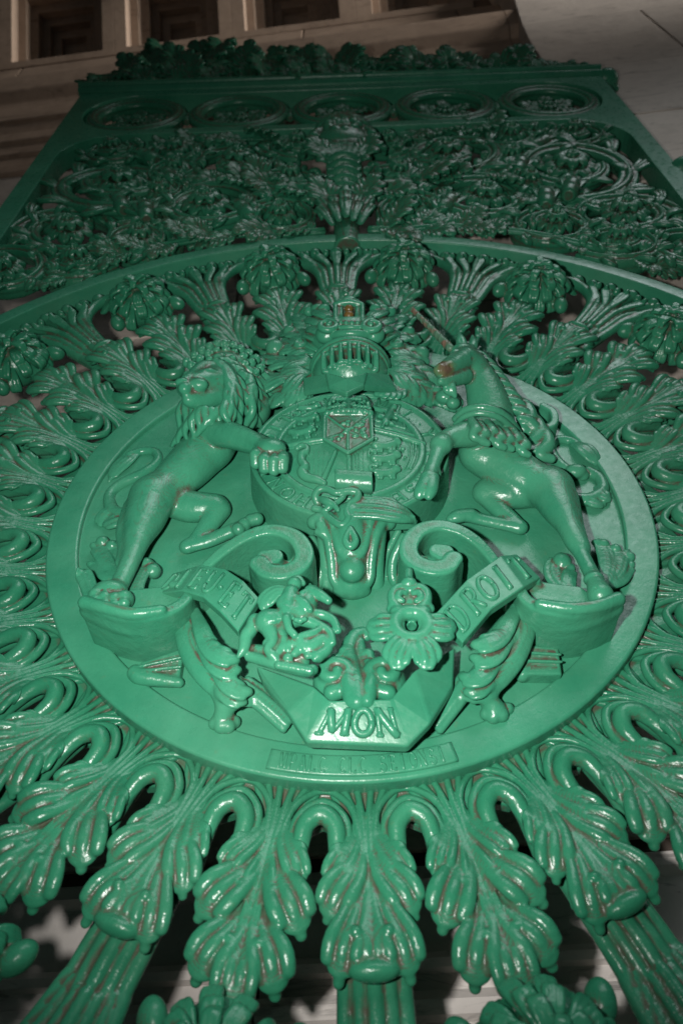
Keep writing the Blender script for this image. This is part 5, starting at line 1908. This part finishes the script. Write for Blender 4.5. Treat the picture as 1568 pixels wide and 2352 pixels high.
# ------------------------------------------------------------------ the candelabrum in the middle
def candelabrum():
    C = Clay((CX - 190, 1000, -70), (CX + 190, 1900, 110), 3.2)
    base = 1000

    def ringy(v, r, h):
        C.ell((CX, v + h / 2, 0), (r, h * .62, r * .85), k=1.5)
    C.tube([(CX, base, -14), (CX, 1560, -4)], [34, 36], k=2, flat=.8)
    for i, v in enumerate((1080, 1130)):
        for x in (-52, -26, 0, 26, 52):
            frill(C, [(CX + x * .7, v, 34 - abs(x) * .4), (CX + x, v + 45, 46 - abs(x) * .4), (CX + x * 1.25, v + 80, 46 - abs(x) * .4), (CX + x * 1.35, v + 92, 24)], [8, 14, 15, 9], n=3, tip=9, k=2)
    for i in range(6):
        ringy(1236 + 54 * i, 46 + 2 * i, 28)
        ringy(1236 + 54 * i + 30, 34 + 2 * i, 12)
        for x in (-30, 0, 30):
            frill(C, [(CX + x, 1240 + 54 * i, 26 - abs(x) * .4), (CX + x * 1.3, 1262 + 54 * i, 40 - abs(x) * .4), (CX + x * 1.6, 1280 + 54 * i, 36 - abs(x) * .4)], [5, 10, 8], n=3, tip=6, k=1.8)
    for x in (-150, -110, -70, -35, 0, 35, 70, 110, 150):
        a = x / 150
        frill(C, [(CX + x * .3, 1540, 20), (CX + x * .6, 1620 - abs(x) * .2, 34), (CX + x * .8, 1672 - abs(x) * .5, 30), (CX + x * .85, 1690 - abs(x) * .6, 6)], [9, 15, 17, 11], n=4, tip=12, k=2.2)
    C.ell((CX, 1700, 0), (95, 80, 60), k=5)
    for i in range(13):
        a = math.pi * i / 12
        C.ell((CX + 92 * math.cos(a), 1700 + 70 * math.sin(a), 20), (24, 22, 26), k=3)
    for i in range(9):
        a = math.pi * 2 * i / 9
        C.ell((CX + 46 * math.cos(a), 1735 + 46 * math.sin(a), 46), (20, 20, 18), k=3)
    C.ell((CX, 1800, 10), (70, 62, 52), k=5)
    for i in range(10):
        a = math.pi * 2 * i / 10
        frill(C, [(CX, 1800, 50), (CX + 34 * math.cos(a), 1800 + 34 * math.sin(a), 58), (CX + 70 * math.cos(a), 1800 + 64 * math.sin(a), 40), (CX + 84 * math.cos(a), 1800 + 76 * math.sin(a), 16)], [6, 13, 16, 10], n=3, tip=8, k=2)
    o = C.mesh('candelabrum', M_leaf, gate)
    o['label'] = 'ringed candelabrum stem rising from the top of the ring'


candelabrum()

# leafy dress of the stem
for i, v0 in enumerate((1210, 1540)):
    for s in (-1, 1):
        place(p_leaf, CX + s * (30 + 2 * i), v0, -6, math.pi / 2 - s * (.55 + .12 * (i % 2)), .8, (.25, 0))

# ------------------------------------------------------------------ the rinceaux either side
def stock_scroll():
    """a stalk of 180 mm radius winding in on a flower, lobes breaking along its back"""
    C = Clay((-250, -250, -46), (250, 250, 62), 3.0)
    P, W = [], []
    n = 46
    for i in range(n + 1):
        t = i / n
        a = R_(-110) + 2 * math.pi * 1.35 * t
        rr = 186 - 100 * t ** .9
        P.append((rr * math.cos(a), rr * math.sin(a), -6 + 20 * t))
        W.append(27 - 11 * t)
    P, W = np.array(P), np.array(W)
    T = np.gradient(P, axis=0)
    T /= np.linalg.norm(T, axis=1)[:, None]
    L = np.cross((0, 0, 1.0), T)
    L /= np.linalg.norm(L, axis=1)[:, None]
    C.tube(P - (0, 0, 10), W * .9, k=3)
    for j in (-.75, 0, .75):
        C.tube(P + L * (W * j)[:, None] + np.array((0, 0, 1.0)) * (W * (.35 - .4 * abs(j)))[:, None], W * .42, k=1.5)
    z = np.array((0, 0, 1.0))
    for i in range(3, n - 4, 4):
        for s, ln in ((-1, 62), (1, 40)):
            if s > 0 and i % 8 != 3:
                continue
            l = ln * (1 - .4 * i / n)
            p = P[i]
            d = -L[i] * (1 if s < 0 else -1)
            frill(C, [p + z * 4, p + d * l * .5 + T[i] * l * .45 + z * 16, p + d * l * .85 + T[i] * l * .95 + z * 16, p + d * l * .7 + T[i] * l * 1.3 + z * 4], [7, l * .27, l * .36, l * .27], n=3, k=1.6, tip=l * .13, n_s=4)
    # flower at the heart
    C.ell((0, 0, 0), (46, 46, 26), k=4)
    for ring, (m, r1, z1, wd) in enumerate([(9, 74, 8, 15), (7, 46, 28, 12)]):
        for i in range(m):
            a = 2 * math.pi * (i + .5 * ring) / m
            q = np.array([math.cos(a), math.sin(a), 0])
            frill(C, [q * r1 * .2 + z * (z1 + 8), q * r1 * .6 + z * (z1 + 14), q * r1 * .9 + z * (z1 + 8), q * r1 + z * (z1 - 4)], [4, wd, wd, wd * .6], n=3, k=1.5, tip=6, n_s=3)
    for i in range(5):
        C.ell((11 * math.cos(i * 1.257), 11 * math.sin(i * 1.257), 46), 8, k=2)
    return C


p_scr = stock_scroll().mesh('foliage_scroll', M_leaf, gate)
first[p_scr.name] = True
for s in (-1, 1):
    m = lambda u, v, w=-20: (CX + s * u, v, w)
    for (u0, v0, R0, a0) in [(335, 1650, 180, 20), (690, 1500, 195, 70), (400, 1300, 165, 150), (770, 1170, 150, 200), (760, 1770, 105, 30), (560, 1100, 115, 250),
                             (880, 930, 130, 120), (545, 1400, 100, 300), (165, 1480, 105, 80), (185, 1220, 105, 200), (870, 1330, 90, 10), (555, 1765, 110, 160),
                             (150, 1770, 95, 110), (700, 980, 105, 40), (330, 1120, 80, 0), (530, 1590, 95, 60), (240, 1390, 75, 10), (880, 1640, 85, 300), (960, 760, 100, 60), (170, 1620, 70, 0)]:
        if R0 < 94:
            continue
        place(p_scr, CX + s * u0, v0, -32 + rnd.uniform(-6, 8), R_(a0) if s > 0 else R_(180 - a0), R0 * 1.05 / 186, (rnd.uniform(-.1, .1), rnd.uniform(-.1, .1)), sx=s).scale.z = 1.15
    dressed([m(60, 1370), m(150, 1370), m(230, 1440), m(340, 1460), m(470, 1430), m(560, 1290)], 17, 13, 9, ls=.85)
    dressed([m(60, 1110), m(150, 1100), m(270, 1110), m(400, 1085), m(520, 1035), m(640, 955), m(740, 850)], 13, 11, 13, ls=.8)
    dressed([m(180, 1835), m(330, 1845), m(470, 1838), m(620, 1820)], 10, 8, 8, ls=.7)
    for (u, v, a) in [(560, 1220, 80), (525, 1470, 70), (610, 1660, 40), (110, 1370, 10), (270, 1210, 60), (640, 1290, 70)]:
        place(p_husk, CX + s * u, v, -20, R_(a) if s > 0 else R_(180 - a), .85)

# ------------------------------------------------------------------ the row of rings under the cap
def big_ring():
    C = Clay((-200, -200, -50), (200, 200, 22), 3.0)
    t = np.linspace(0, 2 * math.pi, 73)
    for r, rr, z in ((152, 13, -6), (170, 12, -12), (136, 11, -12)):
        C.tube(np.column_stack([r * np.cos(t), r * np.sin(t), 0 * t + z]), rr, k=3)
    C.tube(np.column_stack([153 * np.cos(t), 153 * np.sin(t), 0 * t - 28]), 22, k=3)
    return C


p_ring = big_ring().mesh('laurel_ring', M_leaf, gate)
span = (XR - XL - 116)
for i in range(5):
    u = XL + 58 + span * (i + .5) / 5
    o = p_ring if i == 0 else clone(p_ring, gate)
    o.location = (u / 1000, 2.095, -.004)
    for k in range(6):
        a = 2 * math.pi * (k + .5) / 6
        place(p_leaf, u + 22 * math.cos(a), 2095 + 22 * math.sin(a), -44, a, .54, (0, rnd.uniform(-.3, .3)))
    place(p_ros, u, 2095, -40, .3 * i, .5)
    if i < 4:
        place(p_husk, u + span / 10, 2070, -30, math.pi / 2, .55)

# ------------------------------------------------------------------ cresting
top = lambda u: 2400 + 470 * (1 - (u + 820) / 1820) * min(1, (u + 990) / 130) + 60
u = -900.0
row = 0
for lvl in range(4):
    u = -890.0 + 40 * lvl
    while u < 940:
        h = top(u) - 2390
        v = 2392 + h * lvl / 4.2
        if lvl == 0 or h > 110 * lvl:
            place(p_leaf, u, v, -18 + rnd.uniform(-10, 14), math.pi / 2 + rnd.uniform(-1.3, 1.3), rnd.uniform(.7, 1.05), (rnd.uniform(-.2, .6), rnd.uniform(-.5, .5)), sx=rnd.choice((-1, 1)))
        u += rnd.uniform(62, 105)
for (u0, v0, R0, sg) in [(-700, 2540, 120, 1), (-420, 2520, 110, -1), (-150, 2500, 100, 1), (120, 2490, 95, -1), (400, 2470, 85, 1), (660, 2460, 75, -1)]:
    volute((u0, v0), R0, 270, 1.2, sg, w=-10, r0=15, r1=9, leaves=6, ros=.62)
for (u0, v0, r) in [(-760, 2800, 40), (-560, 2730, 42), (-420, 2690, 36), (-200, 2690, 44), (-60, 2640, 36), (130, 2610, 34), (340, 2580, 30), (560, 2520, 28)]:
    C = Clay((-62, -62, -40), (62, 62, 50), 3.0)
    C.ell((0, 0, 0), (40, 40, 30), k=4)
    curl(C, (0, 0), 34, 5, 1.4, 200, 13, 8, 8, 22, k=2)
    C.tube([(0, -60, -10), (-26, -30, 0), (-34, 0, 4)], [14, 14, 12], k=3)
    o = C.mesh('crest_curl', M_leaf, gate, origin=(0, 0, 0))
    o.location = (u0 / 1000, v0 / 1000, -.005)
    o.scale = (r / 40,) * 3
    place(p_leaf, u0, v0 - 130, -10, math.pi / 2 + rnd.uniform(-.3, .3), 1.0)
for i in range(13):
    u0 = -850 + 146 * i
    R0 = 132 - 4.2 * i
    place(p_scr, u0, 2388 + R0 * .8, -6, R_(40 + 70 * (i % 3)), R0 / 186, (rnd.uniform(-.1, .1), 0), sx=1 if i % 2 else -1)
    if i < 10:
        place(p_scr, u0 + 70, 2388 + R0 * (2.1 - .11 * i), -14, R_(160 + 50 * (i % 4)), R0 * .78 / 186, (rnd.uniform(-.1, .1), 0), sx=-1 if i % 2 else 1)
# hinge knuckles on the stile
for v0 in (2352, 1440):
    C = Clay((-60, -50, -60), (60, 50, 60), 3.0)
    C.ell((0, 0, 0), (46, 34, 46), k=2)
    C.tube([(-50, 0, -30), (30, 0, -30)], 26, k=6)
    o = C.mesh('hinge_knuckle', M_flat, gate, origin=(0, 0, 0))
    o.location = ((XR + 28) / 1000, v0 / 1000, -.02)
# ------------------------------------------------------------------ the marble passage behind the gate
WD, WT = 350.0, math.atan(.086)


def wall_frame(name, label, cat, out=0.0):
    e = empty(name)
    e.matrix_world = G2W @ Matrix.Translation((0, 0, (-WD + out) / 1000)) @ Matrix.Rotation(-WT, 4, 'Y')
    e['label'] = label
    e['category'] = cat
    return e


def on_wall(x, y, out=0.0):
    """where the sheet's (x, y) meets the plane of the wall moved forward by out: (along, up)"""
    d = RC @ np.array([(x - 784) / FPX, -(y - 1176) / FPX, -1.0])
    t = math.tan(WT)
    D = WD - out
    s = (-D + t * CAM[0] - CAM[2]) / (d[2] - t * d[0])
    p = CAM + s * d
    return p[0] / math.cos(WT), p[1]


def bevel(o, w=6.0, seg=2):
    m = o.modifiers.new('bevel', 'BEVEL')
    m.width = w / 1000
    m.segments = seg
    return o


def box(name, x0, x1, y0, y1, z0, z1, mat, parent, bev=5.0):
    v = [(x, y, z) for x in (x0, x1) for y in (y0, y1) for z in (z0, z1)]
    F = [(0, 1, 3, 2), (4, 6, 7, 5), (0, 4, 5, 1), (2, 3, 7, 6), (0, 2, 6, 4), (1, 5, 7, 3)]
    o = mesh_obj(name, np.array(v, float), F, mat, parent, smooth=False)
    return bevel(o, bev) if bev else o


wall = wall_frame('marble_wall', 'weathered marble block wall with mouldings close behind the gate', 'wall')
box('mortar_bed', -3200, 1900, -1700, 5120, -240, -14, M_joint, wall, 0)
rw = random.Random(5)
y = -440.0
row = 0
while y < 3120:
    hgt = 420 if y < 2900 else 3124 - y
    x = -3000 - (row % 2) * 420
    while x < 1700:
        ln = rw.uniform(820, 980)
        box('stone_block', x + 3, x + ln - 3, y + 3, y + hgt - 3, -150, rw.uniform(-3, 3), M_stone, wall)
        x += ln
    y += hgt
    row += 1
# dado moulding low down
prof = [(-470, -60), (-470, 14), (-492, 20), (-505, 8), (-590, 6), (-596, 26), (-606, 34), (-616, 26), (-620, 12), (-640, 10), (-646, 32), (-660, 44), (-676, 34), (-682, 18), (-704, 16), (-712, 46), (-728, 60), (-746, 48), (-754, 28), (-780, 26), (-790, 62), (-812, 76), (-834, 62), (-840, 40), (-1200, 40), (-1200, -60)]
for i in range(5):
    bar('dado_moulding', [(a + 1, b) for a, b in prof], -3000 + 950 * i + 2, -3000 + 950 * (i + 1) - 2, M_dado, wall)
# stepped cornice
def at_y(py):
    return on_wall(0, py)[1]


c267, c290, c305, c338, c352, c369, c384, c410 = [at_y(v) for v in (267, 290, 305, 338, 352, 369, 384, 412)]
for i in range(5):
    x0, x1 = -3100 + 1000 * i + 2, min(1060, -3100 + 1000 * (i + 1) - 2)
    if x1 < x0:
        continue
    bar('cornice_moulding', rounded([(c410, -100), (c410, 26), (c384, 30), (c384, 52), (c369, 58), (c369, 84), (c352, 84), (c352, 60), (c338, 96), (c338, 120), (c305 - 30, 120), (c305 - 30, 100), (c290 - 40, 110), (c290, 165), (c267 - 40, 190), (c267, 190), (c267, -100)], 10), x0, x1, M_vault, wall)
x = -3050
yv = on_wall(0, 179)[1]
for i in range(6):
    ln = rw.uniform(740, 1000)
    box('stone_block', x + 4, x + ln - 4, c267 + 4, (c267 + yv) / 2 - 4, -150, 40 + rw.uniform(-4, 4), M_vault, wall)
    box('stone_block', x + 304, x + ln + 296, (c267 + yv) / 2 + 4, yv - 4, -150, 40 + rw.uniform(-4, 4), M_vault, wall)
    x += ln

# coffered vault leaning over from the top of the wall
vault = empty('coffered_vault')
vault['label'] = 'dark marble vault with stepped square coffers high above the gate'
vault['category'] = 'vault'
vault.matrix_world = wall.matrix_world @ Matrix.Translation((0, yv / 1000, .045)) @ Matrix.Rotation(R_(36), 4, 'X')
cof = [(on_wall(a, ya)[0], on_wall(b, yb)[0]) for (a, ya), (b, yb) in [((45, 172), (230, 150)), ((307, 140), (497, 110)), ((577, 97), (774, 72)), ((874, 60), (1061, 35))]]
sq = 600.0
xs = [(a + b) / 2 for a, b in cof]
xs = [xs[0] - 840] + xs
edges = [xs[0] - 420] + [(a + b) / 2 for a, b in zip(xs[:-1], xs[1:])] + [xs[-1] + 318]
rect = lambda a, b, c, d: [(a, b), (c, b), (c, d), (a, d)]
for i, xc in enumerate(xs):
    a, b = edges[i] + 3, edges[i + 1] - 3
    slab('stone_block', rect(a, 2, b, 1140), [rect(xc - sq / 2, 40, xc + sq / 2, 40 + sq)[::-1]], -90, 0, M_vault, vault, 5)
    prev = None
    first_o = None
    for k in range(5):
        hs = sq / 2 - 52 * k
        if hs < 60:
            break
        hi_ = hs - 52 if k < 4 else 0
        cy_ = 40 + sq / 2
        outer = rect(xc - hs - 30, cy_ - hs - 30, xc + hs + 30, cy_ + hs + 30)
        holes = [rect(xc - hi_, cy_ - hi_, xc + hi_, cy_ + hi_)[::-1]] if hi_ > 0 else []
        o = slab('coffer_frame', outer, holes, -92 - 62 * (k + 1), -92 - 62 * k, M_vault, vault, 6)
        if first_o is None:
            first_o = o
            o.name = 'coffer'
        else:
            o.parent = first_o
            o.location = o.location - first_o.location

# the vault goes on overhead, out over the passage
ang, org = 36.0, np.array([0.0, 1140.0])
base_m = vault.matrix_world.copy()
yy, zz = 1142.0, 0.0
th = 0.0
for k in range(4):
    th += 22.0
    for i in range(len(xs)):
        a, b = edges[i] + 3, edges[i + 1] - 3
        o = box('stone_block', a, b, 3, 1040, -160, 0, M_vault, vault, 5)
        o.location = (0, yy / 1000, zz / 1000)
        o.rotation_euler = (R_(th), 0, 0)
    yy += 1043 * math.cos(R_(th))
    zz += 1043 * math.sin(R_(th))

# the pier on the right, its inner edge curving up into an arch
OUT = 200.0
pier = wall_frame('marble_pier', 'pale stained marble pier to the right of the gate', 'pier', OUT)
edge = [on_wall(x, y, OUT) for x, y in [(1312, 240), (1290, 200), (1256, 150), (1236, 124), (1216, 92), (1198, 50), (1182, 0), (1172, -30)]]
edge = [(edge[0][0], -1500.0)] + edge
er = spline(np.array(edge), 6)


def edge_x(y):
    return float(np.interp(y, er[:, 1], er[:, 0]))


ys = [-1500, -900, -300, 300, 900, 1500] + [on_wall(1568, q, OUT)[1] for q in (385, 250, 128, 10)]
ys += [max(ys) + 800, max(ys) + 1700, max(ys) + 2600]
ys = sorted(ys)
for i in range(len(ys) - 1):
    y0, y1 = ys[i] + 8, ys[i + 1] - 8
    cuts = [None, 1420 + (i % 2) * 330 + rw.uniform(-60, 60), 2500 + (i % 2) * 300, 3400]
    for a, b in zip(cuts[:-1], cuts[1:]):
        n = 8
        if a is None:
            left = [(edge_x(y0 + (y1 - y0) * k / n), y0 + (y1 - y0) * k / n) for k in range(n + 1)]
        else:
            left = [(a + 8, y0), (a + 8, y1)]
        out = [(b - 8, y0), (b - 8, y1)]
        pts = left[::-1] + out
        if a is None and max(p[0] for p in left) > b:
            continue
        slab('stone_block', pts, [], -380 + rw.uniform(-3, 3), rw.uniform(-4, 4), M_stone, pier, 5)
box('mortar_bed', 1240, 3600, -1600, 7000, -370, -34, M_joint, pier, 0)
